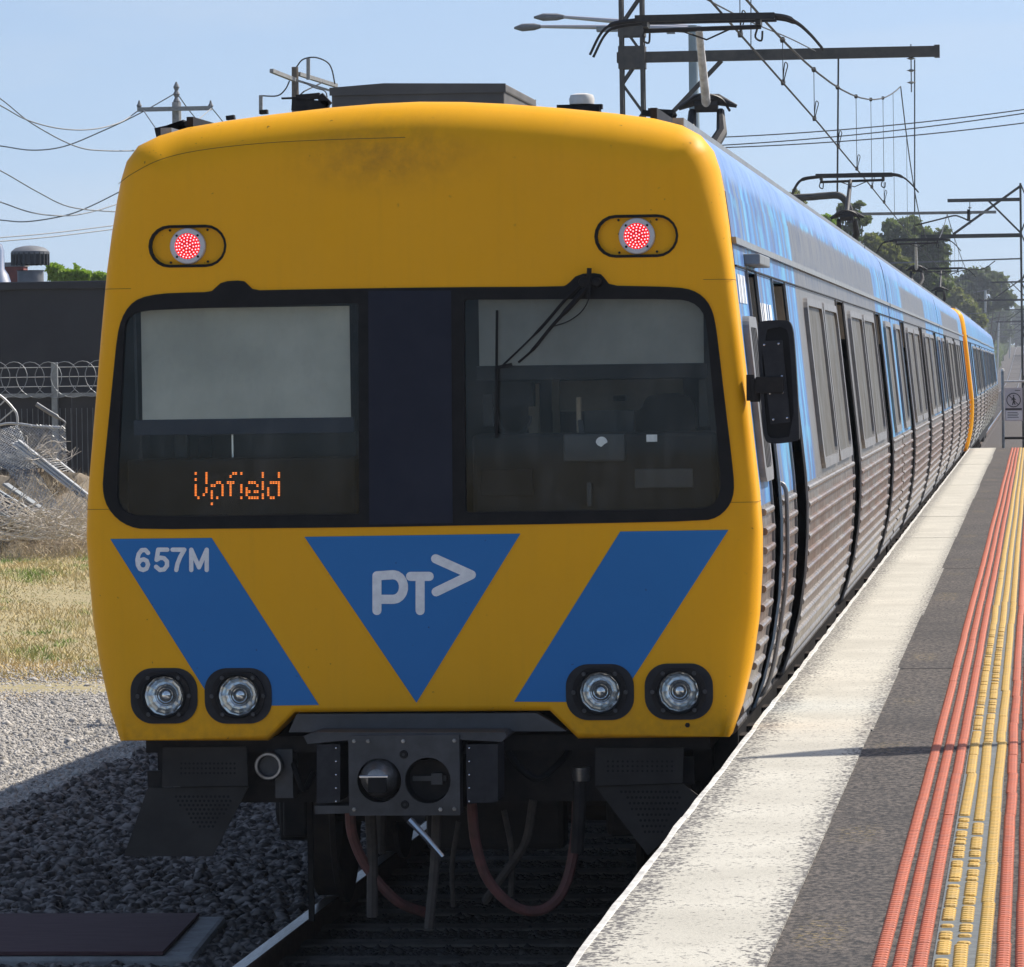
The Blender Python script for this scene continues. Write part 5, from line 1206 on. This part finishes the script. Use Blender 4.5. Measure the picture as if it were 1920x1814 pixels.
# gantries on the right hand side, receding
GLAB = ['dark cantilever gantry with diagonal braces just beyond the platform end sign', 'second cantilever gantry, seen through the first beyond the train tail',
        'third cantilever gantry far along the line', 'fourth cantilever gantry on the rising far track', 'fifth small cantilever gantry near the end of the line']
for i, Yg in enumerate((162, 322, 482, 642, 802)):
    b0 = grade(Yg); xm = -.34
    G = thing('overhead_gantry', GLAB[i], 'gantry', (xm, Yg, -1.3+b0), 'cantilever gantries beyond the platform')
    lattice(MB(), xm-.02, xm+.30, Yg, -1.3+b0, 7.5+b0, .3, .8, .07).build('lattice_column', 'mast_steel', G)
    zA, zB = 6.98+b0, 5.82+b0
    MB().bar((-2.72, Yg, zA), (xm, Yg, zA), .12, .11).build('top_beam', 'mast_steel', G)
    MB().bar((-3.6, Yg, zB), (xm, Yg, zB), .12, .13).build('lower_beam', 'mast_steel', G)
    MB().bar((xm, Yg-.08, 7.42+b0), (-2.55, Yg-.08, zB+.06), .07, .08).bar((-1.42, Yg+.08, zA), (xm, Yg+.08, zB+.05), .06, .06).build('diagonal_brace', 'mast_steel', G)
    MB().bar((-4.8, Yg, 4.98+b0), (xm, Yg, 5.06+b0), .05, .05).build('registration_boom', 'pale_boom', G)
    g = MB(); insulator(g, (-2.0, Yg, zA), .8, .07, 3); g.build('insulator', 'galvanised', G)
    MB().tube(crom([(-1.2, Yg, 5.0+b0), (-1.6, Yg, 4.75+b0), (-2.2, Yg, 4.72+b0), (-2.66, Yg, 4.58+b0)], 5), .016, 5).build('registration_arm', 'mast_steel', G)
PLAB = ['pale concrete-coloured line post rising left of the far track, nearest the train tail', 'slim pale line post by the far track at the foot of the grade', 'short pale line post high up the far grade']
for i, (x, yt, yb_, Yp) in enumerate(((1848, 545, 640, 520), (1873, 602, 690, 700), (1896, 598, 660, 900))):
    a, b = P(x, yt, Yp), P(x-4, yb_+30, Yp)
    o = thing('line_post', PLAB[i], 'post', (b.x, Yp, min(b.z, gz(b.x, Yp))), 'pale posts beside the far track')
    MB().tube([(b.x, Yp, min(b.z, gz(b.x, Yp))), a], .13, 8).build('shaft', 'bright_galvanised', o, smooth=True)
    MB().bar((a.x-1.3, Yp, a.z-.2), (a.x+.4, Yp, a.z+.1), .1, .1).build('crossarm', 'pale_boom', o)

# three wires across the sky on the right
for i, (ya, yb_) in enumerate(((257, 203), (273, 209), (276, 229))):
    o = thing('street_wire', ['uppermost of the three thin wires crossing the sky behind the catenary', 'middle one of the three thin wires crossing the sky behind the catenary', 'lowest of the three thin wires crossing the sky behind the catenary'][i], 'wire', tuple(P(1630, (ya+yb_)/2, 190)), 'wires across the sky right of the train')
    MB().tube(sag(P(1290, ya+3, 190), P(2000, yb_-9, 190), .22), .022, 4).build('conductor', 'wire', o)

# double-armed street light behind the mast
Ys = 135.0
b = P(1299, 60, Ys)
o = thing('street_light', 'pale blue-grey street light pole with two long arms to the left', 'street light', (b.x, Ys, gz(-9, Ys)))
MB().tube([(b.x+.05, Ys, gz(-9, Ys)), P(1299, 48, Ys)], [.19, .125], 12).build('pole', 'lamp_pole', o, smooth=True)
for (x0, y0), (x1, y1), (x2, y2), dy in (((1300, 56), (1200, 52), (1010, 50), 0), ((1300, 54), (1180, 42), (1055, 32), 1.5)):
    MB().tube([P(x0, y0, Ys), P(x1, y1, Ys+dy*.5), P(x2, y2, Ys+dy)], [.10, .075, .045], 8).build('arm', 'lamp_ring', o, smooth=True)
    h = MB(); a, c = P(x2+4, y2, Ys+dy), P(x2-46 if dy == 0 else x2-54, y2+3 if dy == 0 else y2+1, Ys+dy)
    h.tube([a, a.lerp(c, .25), a.lerp(c, .7), c], [.05, .10, .11, .03], 10).build('lamp_head', 'vent_grey', o, smooth=True)
MB().box(P(1118, 50, Ys-.2), P(1165, 60, Ys+.2)).build('arm_clamp', 'galvanised', o)
MB().box(P(1250, 58, Ys-.1), P(1266, 64, Ys+.1)).build('arm_clamp', 'galvanised', o)

# ------------------------------------------------------------------ power poles and wires on the left
Yp = 140.0
b = P(331, 205, Yp); o = thing('power_pole', 'grey timber power pole with one wide flat crossarm above the cab corner', 'power pole', (b.x, Yp, gz(b.x, Yp)))
MB().tube([(b.x, Yp, gz(b.x, Yp)), P(331, 192, Yp)], [.2, .13], 10).build('pole', 'grey_timber', o, smooth=True)
MB().bar(P(258, 206, Yp-.2), P(397, 203, Yp-.2), .14, .12).build('crossarm', 'grey_timber', o)
g = MB(); g.lathe([(.03, -.2), (.1, 0), (.05, .1), (.1, .2), (.05, .3), (.09, .4), (.02, .55)], P(331, 190, Yp), 'Z', 8)
for x in (261, 395): g.lathe([(.03, -.05), (.08, .05), (.04, .12), (.02, .2)], P(x, 202, Yp-.2), 'Z', 8)
g.build('insulator', 'vent_grey', o, smooth=True)
Yq = 118.0
b = P(553, 160, Yq); o2 = thing('power_pole', 'dark timber power pole with angled crossarms and looping cables', 'power pole', (b.x, Yq, gz(b.x, Yq)))
MB().tube([(b.x, Yq, gz(b.x, Yq)), P(553, 126, Yq)], [.19, .08], 10).build('pole', 'timber_pole', o2, smooth=True)
MB().bar(P(509, 133, Yq-1.2), P(552, 150, Yq-.1), .10, .09).bar(P(560, 139, Yq+.1), P(630, 161, Yq+1.8), .10, .09).bar(P(540, 146, Yq-.1), P(618, 170, Yq+.2), .05, .05).build('crossarm', 'grey_timber', o2)
g = MB(); g.tube(crom([P(556, 126, Yq), P(568, 112, Yq), P(590, 108, Yq), P(612, 116, Yq), P(622, 130, Yq), P(628, 158, Yq)], 6), .018, 5); g.tube(crom([P(543, 152, Yq), P(535, 168, Yq), P(520, 180, Yq), P(489, 180, Yq)], 5), .018, 5)
g.tube([P(550, 190, Yq), P(570, 172, Yq), P(605, 155, Yq+1)], .018, 5); g.tube(crom([P(570, 155, Yq), P(590, 165, Yq), P(610, 172, Yq), P(614, 190, Yq)], 4), .015, 5)
g.build('jumper_cable', 'wire', o2, smooth=True)
MB().tube([P(578, 110, Yq), P(578, 150, Yq)], .05, 6).tube([P(489, 179, Yq), P(489, 214, Yq)], .05, 6).build('fuse_holder', 'grey_timber', o2)
wires = [[(-60, 150, 120), (0, 185, 128), (60, 232, 132), (140, 274, 135), (200, 283, 138), (290, 282, 142)],
         [(-60, 172, 118), (0, 198, 126), (50, 225, 130), (110, 241, 134), (170, 243, 137), (225, 230, 139), (262, 206, 140)],
         [(-60, 268, 150), (0, 274, 148), (60, 282, 146), (120, 275, 144), (190, 247, 142), (262, 213, 140), (331, 174, 140)],
         [(-60, 295, 125), (0, 320, 130), (70, 360, 135), (130, 388, 140), (210, 397, 145), (260, 396, 148)],
         [(-60, 360, 128), (0, 379, 132), (60, 399, 136), (120, 405, 140), (170, 398, 144), (230, 380, 148)],
         [(-60, 408, 150), (0, 413, 148), (50, 416, 146), (120, 405, 144), (170, 387, 142), (240, 352, 140)],
         [(-60, 453, 160), (0, 446, 162), (100, 437, 165), (230, 421, 168)],
         [(-60, 460, 160), (0, 453, 162), (100, 444, 165), (230, 428, 168)],
         [(331, 174, 140), (352, 204, 146), (375, 232, 152), (400, 262, 158)], [(397, 203, 140), (415, 225, 146), (440, 258, 152)], [(397, 203, 140), (372, 225, 136), (340, 256, 132)], [(268, 206, 140), (295, 245, 132), (320, 275, 126)]]
WL = ['lowest-hanging of the long wires, running under the power pole crossarm', 'wire drooping to the near tip of the power pole crossarm', 'wire swooping up to the power pole top', 'upper wire of the group crossing low behind the cab',
      'middle wire of the group crossing low behind the cab', 'wire rising to the right in the low group behind the cab', 'upper of two almost straight wires above the dark building', 'lower of two almost straight wires above the dark building',
      'steep wire from the power pole top down behind the roof', 'wire from the crossarm tip down behind the roof', 'crossing stay wire under the crossarm tip', 'stay wire under the near crossarm tip']
for w_, lb in zip(wires, WL):
    pts = crom([P(*q) for q in w_], 6); o = thing('power_line', lb, 'wire', tuple(pts[0]), 'overhead wires left of the train')
    MB().tube(pts, .019, 4).build('conductor', 'pale_wire', o)

# ------------------------------------------------------------------ dark building, its vents, the fence
Yw = 76.0
zt = P(100, 528, Yw).z
bd = thing('dark_building', 'long dark navy clad building behind the fence', 'building', (-18, Yw, -.6))
MB().box((-34, Yw, -.8), (-10.2, Yw+22, zt-.12)).build('wall', 'dark_cladding', bd)
MB().box((-34.05, Yw-.06, zt-.13), (-10.1, Yw+22.05, zt)).build('parapet_cap', 'dark_cladding', bd, bevel=.02)
for k in range(14):
    x = -33+1.7*k; MB().box((x, Yw-.012, -.7), (x+.03, Yw-.001, zt-.14)).build('wall_seam', 'dark_cladding', bd)
c = P(57, 500, 82); zb_ = zt
v = thing('roof_ventilator', 'squat dark ribbed roof ventilator with domed cap on the navy building', 'ventilator', (c.x, 82, zb_-.1))
rr = 35/F_PX*82
MB().lathe([(rr*.72, -.3), (rr*.72, .30), (rr*.8, .31)], (c.x, 82, zb_), 'Z', 20).build('neck', 'vent_grey', v, smooth=True)
z0, z1, z2 = P(57, 498, 82).z, P(57, 474, 82).z, P(57, 464, 82).z
MB().lathe([(rr*.6, z0), (rr*.95, z0+.02), (rr*.95, z1-.02)], (c.x, 82, 0), 'Z', 20).build('drum', 'vent_dark', v, smooth=True)
for k in range(22):
    t = 2*math.pi*k/22; MB().bar((c.x+rr*math.cos(t), 82+rr*math.sin(t), z0), (c.x+rr*math.cos(t), 82+rr*math.sin(t), z1), .03, .03).build('fin', 'vent_dark', v)
MB().lathe([(rr*1.04, z1-.03), (rr*1.04, z1+.02), (rr*.8, z2-.01), (rr*.4, z2+.02), (0, z2+.03)], (c.x, 82, 0), 'Z', 20).build('cap', 'vent_grey', v, smooth=True)
c = P(-7, 500, 80)
v = thing('silver_flue', 'shiny silver flue pipe with flared base at the edge of the roof', 'flue', (c.x, 80, zb_-.1))
MB().lathe([(.30, zb_-.1), (.2, P(0, 515, 80).z), (.14, P(0, 505, 80).z), (.135, P(0, 470, 80).z), (.10, P(0, 458, 80).z), (0, P(0, 455, 80).z)], (c.x, 80, 0), 'Z', 18).build('pipe', 'polished_steel', v, smooth=True)
a, b = P(2, 528, 92), P(44, 500, 92)
v = thing('brick_parapet', 'short red brick parapet between the flue and the ventilator', 'parapet', (a.x, 92, zt-.4))
MB().box((a.x, 92, zt-.5), (b.x, 92.4, b.z)).build('brickwork', 'red_brick', v); MB().box((a.x-.03, 91.97, b.z+.002), (b.x+.03, 92.43, b.z+.08)).build('coping', 'concrete', v)

Yf = 66.0
fz = gz(-12, Yf)
fe = thing('security_fence', 'dark panelled security fence topped with razor wire coils', 'fence', (-13, Yf, fz))
zt_ = P(100, 741, Yf).z
xa, xb = -17.5, -8.5
for k in range(8):
    x0 = xa+k*1.15; MB().box((x0, Yf+.02, fz-.1), (x0+1.13, Yf+.05, zt_-.03)).build('fence_panel', 'fence_dark', fe)
MB().bar((xa, Yf, zt_), (xb, Yf, zt_), .05, .05).build('top_rail', 'galvanised', fe)
g = MB(); x = xa
while x < xb: g.tube([(x, Yf-.01, fz), (x, Yf-.01, zt_-.18)], .004, 4); x += .075
tag(g.build('mesh_wires', 'galvanised', fe), kind='stuff')
pxx = P(103, 700, Yf).x
for dx in (-4.6, -2.3, 0, 2.3): MB().box((pxx+dx-.042, Yf-.06, fz-.1), (pxx+dx+.042, Yf+.015, P(103, 680, Yf).z)).build('fence_post', 'galvanised', fe, bevel=.006)
for yy_ in (689, 707, 725): MB().tube([(xa, Yf-.03, P(100, yy_, Yf).z), (xb, Yf-.03, P(100, yy_, Yf).z)], .005, 4).build('barbed_strand', 'bright_galvanised', fe)
zc_r = P(100, 711, Yf).z; rr = .243
pts = []; n = int((xb-xa)/.235)*20
for k in range(n): t = 2*math.pi*k/20; pts.append((xa+.235*k/20+rr*math.cos(t), Yf-.12+.05*math.sin(t*.5), zc_r+rr*math.sin(t)+.012*math.sin(k*.03)))
MB().tube(pts, .0055, 4).build('razor_coil', 'galvanised', fe)
# shadow-throwing tree outside the frame is not needed: the mound of wrecked fence in front
def chainlink(g, q, nu, nv, r=.0045):
    a, b, c, d = [Vector(p) for p in q]
    S_ = lambda u, v_: a.lerp(b, u).lerp(d.lerp(c, u), v_)
    for k in range(-nv, nu):
        for sgn in (1, -1):
            pts = []
            for j in range(nv*2+1):
                u = (k+j/2)/nu if sgn > 0 else (k+nv-j/2)/nu
                if -.001 <= u <= 1.001: p = S_(min(1, max(0, u)), j/(2*nv)); pts.append(p+Vector((0, rnd.uniform(-.02, .02), rnd.uniform(-.006, .006))))
            if len(pts) > 1: g.tube(pts, r, 3, caps=False)
    return g
w1 = thing('collapsed_mesh_fence', 'crumpled chain-link fence hanging from a bent pipe rail in front of the fence', 'chain-link fence', tuple(P(60, 840, 63)))
MB().tube(crom([P(-60, 705, 62.5), P(0, 742, 62.5), P(26, 768, 62.5), P(32, 780, 62.5), P(33, 796, 62.5)], 5), .016, 8).tube(crom([P(-60, 820, 62.5), P(0, 797, 62.5), P(34, 795, 62.5), P(70, 800, 62.5), P(115, 802, 62.5)], 5), .016, 8).build('bent_rail', 'bright_galvanised', w1, smooth=True)
chainlink(MB(), [P(34, 795, 62.5), P(122, 799, 62.5), P(126, 872, 62.3), P(50, 880, 62.3)], 15, 14, .005).build('hanging_mesh', 'bright_galvanised', w1)
chainlink(MB(), [P(-40, 815, 62.4), P(34, 797, 62.4), P(70, 880, 61.5), P(-40, 880, 61.5)], 16, 16, .005).build('crumpled_mesh', 'bright_galvanised', w1)
chainlink(MB(), [P(-10, 850, 61.8), P(45, 842, 61.8), P(115, 955, 60.2), P(70, 960, 60)], 10, 22, .0045).build('trailing_mesh', 'galvanised', w1)
MB().tube(crom([P(68, 758, 64), P(90, 772, 64), P(110, 784, 64), P(122, 793, 64), P(118, 800, 64)], 5), [.03]*10+[.015]*11, 8).build('loose_pipe', 'vent_grey', w1, smooth=True)
MB().tube(crom([P(0, 760, 63), P(8, 752, 63), P(12, 745, 63)], 4), .01, 6).tube([P(0, 790, 62.6), P(26, 768, 62.6)], .01, 6).build('stay_rod', 'bright_galvanised', w1)
w2 = thing('fallen_slat_panel', 'fallen steel slat panel leaning down across the weeds towards the train', 'fence panel', tuple(P(100, 890, 61)))
for k, (dx, dy) in enumerate(((0, 0), (6, -3), (11, -6))):
    MB().bar(P(24+dx, 832+dy, 61.6), P(190+dx, 962+dy, 60.4), .035, .022).build('rail', 'bright_galvanised', w2)
MB().bar(P(105, 861, 61.9), P(200, 936, 61.2), .03, .02).build('rail', 'bright_galvanised', w2)
for k in range(22):
    t = k/21; a = P(70+115*t, 862+90*t, 61.3); b = P(102+95*t, 860+74*t, 61.7)
    MB().bar(a, b, .014, .008).build('slat', 'bright_galvanised', w2)
w3 = thing('overturned_crate', 'dark slatted crate frame lying overturned in the dry weeds', 'crate', tuple(P(30, 960, 59.5)))
MB().bar(P(-30, 905, 59.8), P(66, 962, 59.6), .06, .03).build('edge_rail', 'galvanised', w3); MB().bar(P(10, 908, 60.4), P(108, 975, 60.0), .10, .03).build('edge_rail', 'galvanised', w3)
MB().bar(P(-30, 945, 59.2), P(36, 982, 59.1), .05, .03).build('edge_rail', 'galvanised', w3)
g = MB(); g.add([P(-30, 910, 59.9), P(64, 962, 59.7), P(40, 985, 59.3), P(-30, 950, 59.3), P(-30, 910, 60.2), P(64, 962, 60.0), P(40, 985, 59.6), P(-30, 950, 59.6)],
              [(0, 1, 2, 3), (7, 6, 5, 4), (0, 4, 5, 1), (1, 5, 6, 2), (2, 6, 7, 3), (3, 7, 4, 0)]).build('dark_panel', 'fence_dark', w3)
for k in range(5): MB().bar(P(-10+18*k, 918+10*k, 59.7), P(-22+16*k, 948+9*k, 59.3), .02, .02).build('slat', 'galvanised', w3)
# mound, thatch and bare branches
g = MB(); mx, my_, mr = P(50, 930, 61).x, 61.4, 2.6
vs = []; fs = []; NR, NA = 10, 28
for i in range(NR+1):
    for k in range(NA):
        r_ = mr*i/NR; t = 2*math.pi*k/NA; hh = .78*math.cos(min(1, i/NR)*math.pi/2)**1.2*(1+.25*math.sin(t*3+i))
        x_, y_ = mx+r_*1.2*math.cos(t), my_+r_*.75*math.sin(t); vs.append((x_, y_, gz(x_, y_)-.03+hh))
for i in range(NR):
    for k in range(NA): fs.append((i*NA+k, i*NA+(k+1) % NA, (i+1)*NA+(k+1) % NA, (i+1)*NA+k))
tag(g.add(vs, fs).build('weed_mound', 'dark_thatch', smooth=True), kind='structure')
def mound_z(x, y):
    q = math.hypot((x-mx)/(mr*1.2), (y-my_)/(mr*.75)); return gz(x, y)+(.78*math.cos(min(1, q)*math.pi/2)**1.2 if q < 1 else 0)
n = 16000; p = np.stack([nrs.uniform(mx-2.6, mx+2.8, n), nrs.uniform(my_-2.6, my_+1.6, n), np.zeros(n)], -1)
p[:, 2] = [mound_z(x, y)-.02 for x, y in p[:, :2]]
tag(blades('dry_weeds', p, nrs.uniform(.06, .26, n), nrs.uniform(.004, .012, n), 'straw', lean=1.1), kind='stuff', label='tangled straw-coloured weeds over the wrecked fence mound', cat='weeds')
for j, lb in enumerate(['pale heap of bare dead branches at the foot of the mound', 'sparse dead twigs sticking up through the slat panel']):
    o = thing('dead_branches', lb, 'branches', tuple(P(120, 990, 59.2)) if j == 0 else tuple(P(90, 850, 61.2)))
    for q in range(3):
        g = MB()
        for k in range(110 if j == 0 else 16):
            if j == 0: a = P(rnd.uniform(-15, 200), rnd.uniform(955, 1012), 59.2+rnd.uniform(-.5, .7)); L = rnd.uniform(.15, .55)
            else: a = P(rnd.uniform(45, 120), rnd.uniform(842, 868), 61.3+rnd.uniform(-.2, .3)); L = rnd.uniform(.1, .3)
            an = rnd.uniform(-.35, 1.1); d_ = Vector((math.cos(an)*L*rnd.choice([1, 1, 1, -1]), rnd.uniform(-.2, .2), math.sin(an)*L)); b = a+d_
            m_ = a.lerp(b, .5)+Vector((0, 0, rnd.uniform(-.05, .07))); r0 = rnd.uniform(.004, .010)
            g.tube(crom([a, m_, b], 3), [r0*(1-.1*i) for i in range(7)], 4)
            if k % 2 == 0: g.tube([m_, m_+Vector((rnd.uniform(-.1, .15), rnd.uniform(-.1, .1), rnd.uniform(.02, .16)))], r0*.6, 3)
        g.build('branch_tangle', 'branch', o, smooth=True)

# ------------------------------------------------------------------ trees
def tree(name, label, base, clumps, n, leaf, m, trunk=.35, group=None):
    """clumps: (centre, radii) ellipsoids; leaf faces fill their shells"""
    o = thing(name, label, 'tree', base, group); base = Vector(base); g = MB()
    top = max(c[2] for c, r in clumps)
    g.tube([base-Vector((0, 0, .3)), base+Vector((.1, 0, (top-base.z)*.35)), Vector((base.x, base.y, base.z+(top-base.z)*.75))], [trunk, trunk*.75, trunk*.35], 8)
    for c, r in clumps: g.tube([base+Vector((0, 0, (top-base.z)*.3)), (base+Vector(c)*1)/2 + Vector((0, 0, 0)), Vector(c)], [trunk*.4, trunk*.25, trunk*.1], 5)
    g.build('trunk', 'bark', o, smooth=True)
    vol = np.array([r[0]*r[2] for c, r in clumps]); pick = nrs.choice(len(clumps), n, p=vol/vol.sum())
    C = np.array([c for c, r in clumps])[pick]; Rr = np.array([r for c, r in clumps])[pick]
    d = nrs.normal(size=(n, 3)); d /= np.linalg.norm(d, axis=1)[:, None]
    rad = nrs.uniform(.45, 1.0, n)**.6*(1+.22*np.sin(d[:, 0]*7+pick)*np.sin(d[:, 2]*9+pick*2))
    pos = C+d*Rr*rad[:, None]
    # break into tufts
    cell = np.floor(pos/(leaf*4.0)); hsh = np.abs(np.sin(cell @ np.array([12.99, 78.2, 37.7]))*43758.5) % 1; pos = pos[hsh > .2]; n = len(pos)
    a = nrs.normal(size=(n, 3)); a /= np.linalg.norm(a, axis=1)[:, None]; b = np.cross(a, nrs.normal(size=(n, 3))); b /= np.linalg.norm(b, axis=1)[:, None]
    s_ = leaf*nrs.uniform(.5, 1.2, (n, 1)); V = np.stack([pos-a*s_, pos+b*s_*.55, pos+a*s_, pos-b*s_*.55], 1).reshape(-1, 3)-np.array(base[:])
    ntri = n; cr = np_mesh('crown', V, np.arange(n*4).reshape(-1, 4), m); cr.parent = o
    return o
def clump(pxs, Y, rpx):      # clump centres given in the picture at distance Y
    out = []
    for (x, y, r) in pxs:
        c = P(x, y, Y+rnd.uniform(-1, 1)*r/F_PX*Y*.6); rr_ = r/F_PX*Y; out.append((tuple(c), (rr_, rr_*1.0, rr_*.85)))
    return out
def tree_px(name, label, x, Y, pxs, n, leaf, m, group='trees beside the line beyond the train'):
    b = P(x, 700, Y); tree(name, label, (b.x, Y, gz(b.x, Y)), clump(pxs, Y, 0), n, leaf, m, .3, group)
tree_px('roadside_tree', 'largest dark green tree standing behind the train roof', 1700, 345, [(1690, 440, 34), (1660, 470, 36), (1725, 455, 34), (1745, 490, 36), (1700, 510, 45), (1650, 530, 36), (1755, 530, 34), (1700, 560, 50), (1765, 440, 18), (1768, 470, 18), (1670, 425, 16), (1710, 418, 16)], 30000, .19, 'leaf_dark')
tree_px('roadside_tree', 'olive tree low against the big dark tree, left side', 1645, 300, [(1640, 470, 26), (1660, 490, 24), (1632, 450, 14), (1672, 470, 16), (1620, 480, 22), (1690, 500, 22)], 12000, .16, 'leaf_olive')
tree_px('roadside_tree', 'small round tree directly behind the second pantograph', 1592, 260, [(1585, 395, 18), (1580, 415, 18), (1600, 412, 20), (1618, 410, 15), (1590, 440, 25), (1612, 385, 9)], 8000, .14, 'leaf_dark')
tree_px('roadside_tree', 'yellow-green bush tip showing over the roof left of the second pantograph', 1548, 240, [(1548, 415, 14), (1560, 430, 18), (1540, 430, 14)], 2500, .14, 'leaf_bright')
tree_px('roadside_tree', 'sparse treetop behind the bent bracket over the train roof', 1492, 240, [(1488, 366, 12), (1498, 380, 13), (1480, 372, 10), (1502, 395, 12), (1495, 410, 14)], 2600, .13, 'leaf_olive')
tree_px('roadside_tree', 'hazy grey-green domed tree further along the line', 1845, 560, [(1845, 525, 26), (1825, 520, 20), (1868, 530, 22), (1815, 545, 26), (1850, 555, 34), (1880, 560, 24), (1800, 530, 14), (1835, 508, 12)], 16000, .27, 'leaf_grey')
tree_px('roadside_tree', 'olive-yellow tree at the foot of the domed grey tree', 1800, 470, [(1795, 560, 24), (1812, 580, 24), (1780, 550, 18), (1825, 600, 26), (1790, 600, 30)], 10000, .23, 'leaf_olive')
tree_px('roadside_tree', 'dark tree filling the gap behind the fourth pantograph', 1770, 520, [(1770, 560, 30), (1750, 580, 30), (1785, 590, 30), (1765, 540, 18)], 9000, .26, 'leaf_dark')
tree_px('roadside_tree', 'distant blue-grey tree beside the top of the far grade', 1862, 900, [(1860, 600, 24), (1880, 592, 18), (1850, 615, 24), (1876, 620, 26)], 5000, .42, 'leaf_grey')
tree_px('roadside_tree', 'farthest tree clump closing the end of the railway line', 1905, 1250, [(1895, 595, 16), (1912, 588, 18), (1930, 594, 18), (1905, 612, 22), (1930, 615, 22), (1885, 612, 16), (1915, 632, 20), (1890, 632, 18)], 6000, .55, 'leaf_grey')
tree_px('roadside_tree', 'low bright green treetop peeping over the navy building roof', 140, 105, [(110, 515, 20), (135, 507, 16), (100, 505, 12), (160, 520, 16), (185, 522, 14), (128, 520, 22), (205, 525, 16)], 5000, .07, 'leaf_bright', None)

n = 9000; Ysc = nrs.uniform(170, 1150, n); Xsc = np.where(nrs.uniform(0, 1, n) < .6, nrs.uniform(-13, -5.4, n), nrs.uniform(.6, 9, n))
p = np.stack([Xsc, Ysc, np.array([gz(a_, b_) for a_, b_ in zip(Xsc, Ysc)])], -1)
tag(blades('lineside_scrub', p, nrs.uniform(.4, 1.9, n), nrs.uniform(.3, .9, n), 'leaf_grey', lean=.8), kind='stuff', label='low hazy scrub on both sides of the far track', cat='scrub')
rl_ = random.Random(3)
for k in range(7):
    Yt = 620+90*k; xx = -16-4*rl_.random() if k % 2 else -10.5-2*rl_.random(); h_ = rl_.uniform(7, 11); b0 = gz(xx, Yt)
    tree('lineside_tree', ['rounded hazy tree in the far row left of the track'][0], (xx, Yt, b0), [((xx+rl_.uniform(-2, 2), Yt+rl_.uniform(-2, 2), b0+h_*rl_.uniform(.3, .85)), (h_*.3, h_*.3, h_*.27)) for _ in range(7)], 2600, .34, 'leaf_grey', .3, 'hazy lineside trees left of the far track')
# ------------------------------------------------------------------ platform-end gate and sign
Ye = 97.6
gt = thing('platform_end_gate', 'grey pipe barrier across the platform end', 'barrier', (P(1880, 830, Ye).x, Ye, -1.2))
MB().tube([(P(1880, 700, Ye).x, Ye, -1.2), P(1880, 697, Ye)], .032, 10).build('post', 'galvanised', gt, smooth=True)
MB().lathe([(0, .03), (.03, .015), (.035, -.02), (0, -.04)], P(1880, 694, Ye), 'Z', 10).build('post_cap', 'white_plastic', gt, smooth=True)
for yy_ in (716, 822): MB().tube([P(1880, yy_, Ye), (1.8, Ye, P(1880, yy_, Ye).z)], .02 if yy_ < 800 else .025, 8).build('rail', 'bright_galvanised' if yy_ < 800 else 'dark_metal', gt, smooth=True)
MB().tube([(1.75, Ye, -1.2), (1.75, Ye, P(1880, 697, Ye).z)], .032, 8).build('post', 'galvanised', gt, smooth=True)
sg = thing('no_entry_sign', 'square pale sign with a crossed-out walking figure on the end barrier', 'sign', tuple(P(1900, 760, Ye-.06)))
Ysg = Ye-.06
SR = lambda x0, y0, x1, y1, d, m, nm: MB().box((P2(x0, y0, Ysg)[0], Ysg-d, P2(x0, y1, Ysg)[1]), (P2(x1, y0, Ysg)[0], Ysg-d+.002, P2(x0, y0, Ysg)[1])).build(nm, m, sg)
MB().box((P2(1883, 728, Ysg)[0], Ysg, P2(1883, 790, Ysg)[1]), (P2(1917, 728, Ysg)[0], Ysg+.012, P2(1883, 728, Ysg)[1])).build('board', 'sign_face', sg)
cx, cz = P2(1900.5, 750.5, Ysg); r0 = 13.5/F_PX*Ysg
MB().prism(circ(cx, cz, r0, 32), Ysg-.004, Ysg-.002, [circ(cx, cz, r0*.88, 32)]).build('ring', 'sign_black', sg)
MB().sheet(stroke([(cx-r0*.66, cz+r0*.66), (cx+r0*.66, cz-r0*.66)], r0*.05), Ysg-.005).build('slash', 'sign_black', sg)
k_ = r0
fig = stroke([(cx, cz+k_*.32), (cx+.02*k_, cz-.1*k_)], k_*.12)+stroke([(cx, cz-.1*k_), (cx-.14*k_, cz-.62*k_)], k_*.08)+stroke([(cx+.02*k_, cz-.1*k_), (cx+.18*k_, cz-.58*k_)], k_*.08)+stroke([(cx, cz+.3*k_), (cx-.26*k_, cz+.02*k_)], k_*.06)+stroke([(cx, cz+.3*k_), (cx+.26*k_, cz+.05*k_)], k_*.06)+[circ(cx, cz+.58*k_, k_*.11, 12)]
MB().sheet(fig, Ysg-.006).build('walking_figure', 'sign_black', sg)
SR(1885, 766, 1916, 769.5, .004, 'sign_black', 'divider'); SR(1886.5, 771, 1916, 788, .003, 'sign_white', 'text_panel')
for yy_ in (773.5, 776.5, 779.5, 782.5): SR(1889, yy_, 1911-(yy_ % 2)*2, yy_+1.1, .006, 'sign_black', 'text_line')
SR(1903, 732, 1913, 733.2, .004, 'sign_black', 'text_line')

# ------------------------------------------------------------------ summer haze
hz = MB().box((-960, -140, -3.2), (960, 3500, 46)).build('haze', None); tag(hz, kind='stuff')
hm = bpy.data.materials.new('haze'); hm.use_nodes = True; nt = hm.node_tree; nt.nodes.clear()
ho = nt.nodes.new('ShaderNodeOutputMaterial'); hv = nt.nodes.new('ShaderNodeVolumePrincipled'); hv.inputs['Color'].default_value = (0.86, 0.91, 1.0, 1); hv.inputs['Density'].default_value = 0.00028
nt.links.new(hv.outputs[0], ho.inputs['Volume']); hz.data.materials.append(hm)
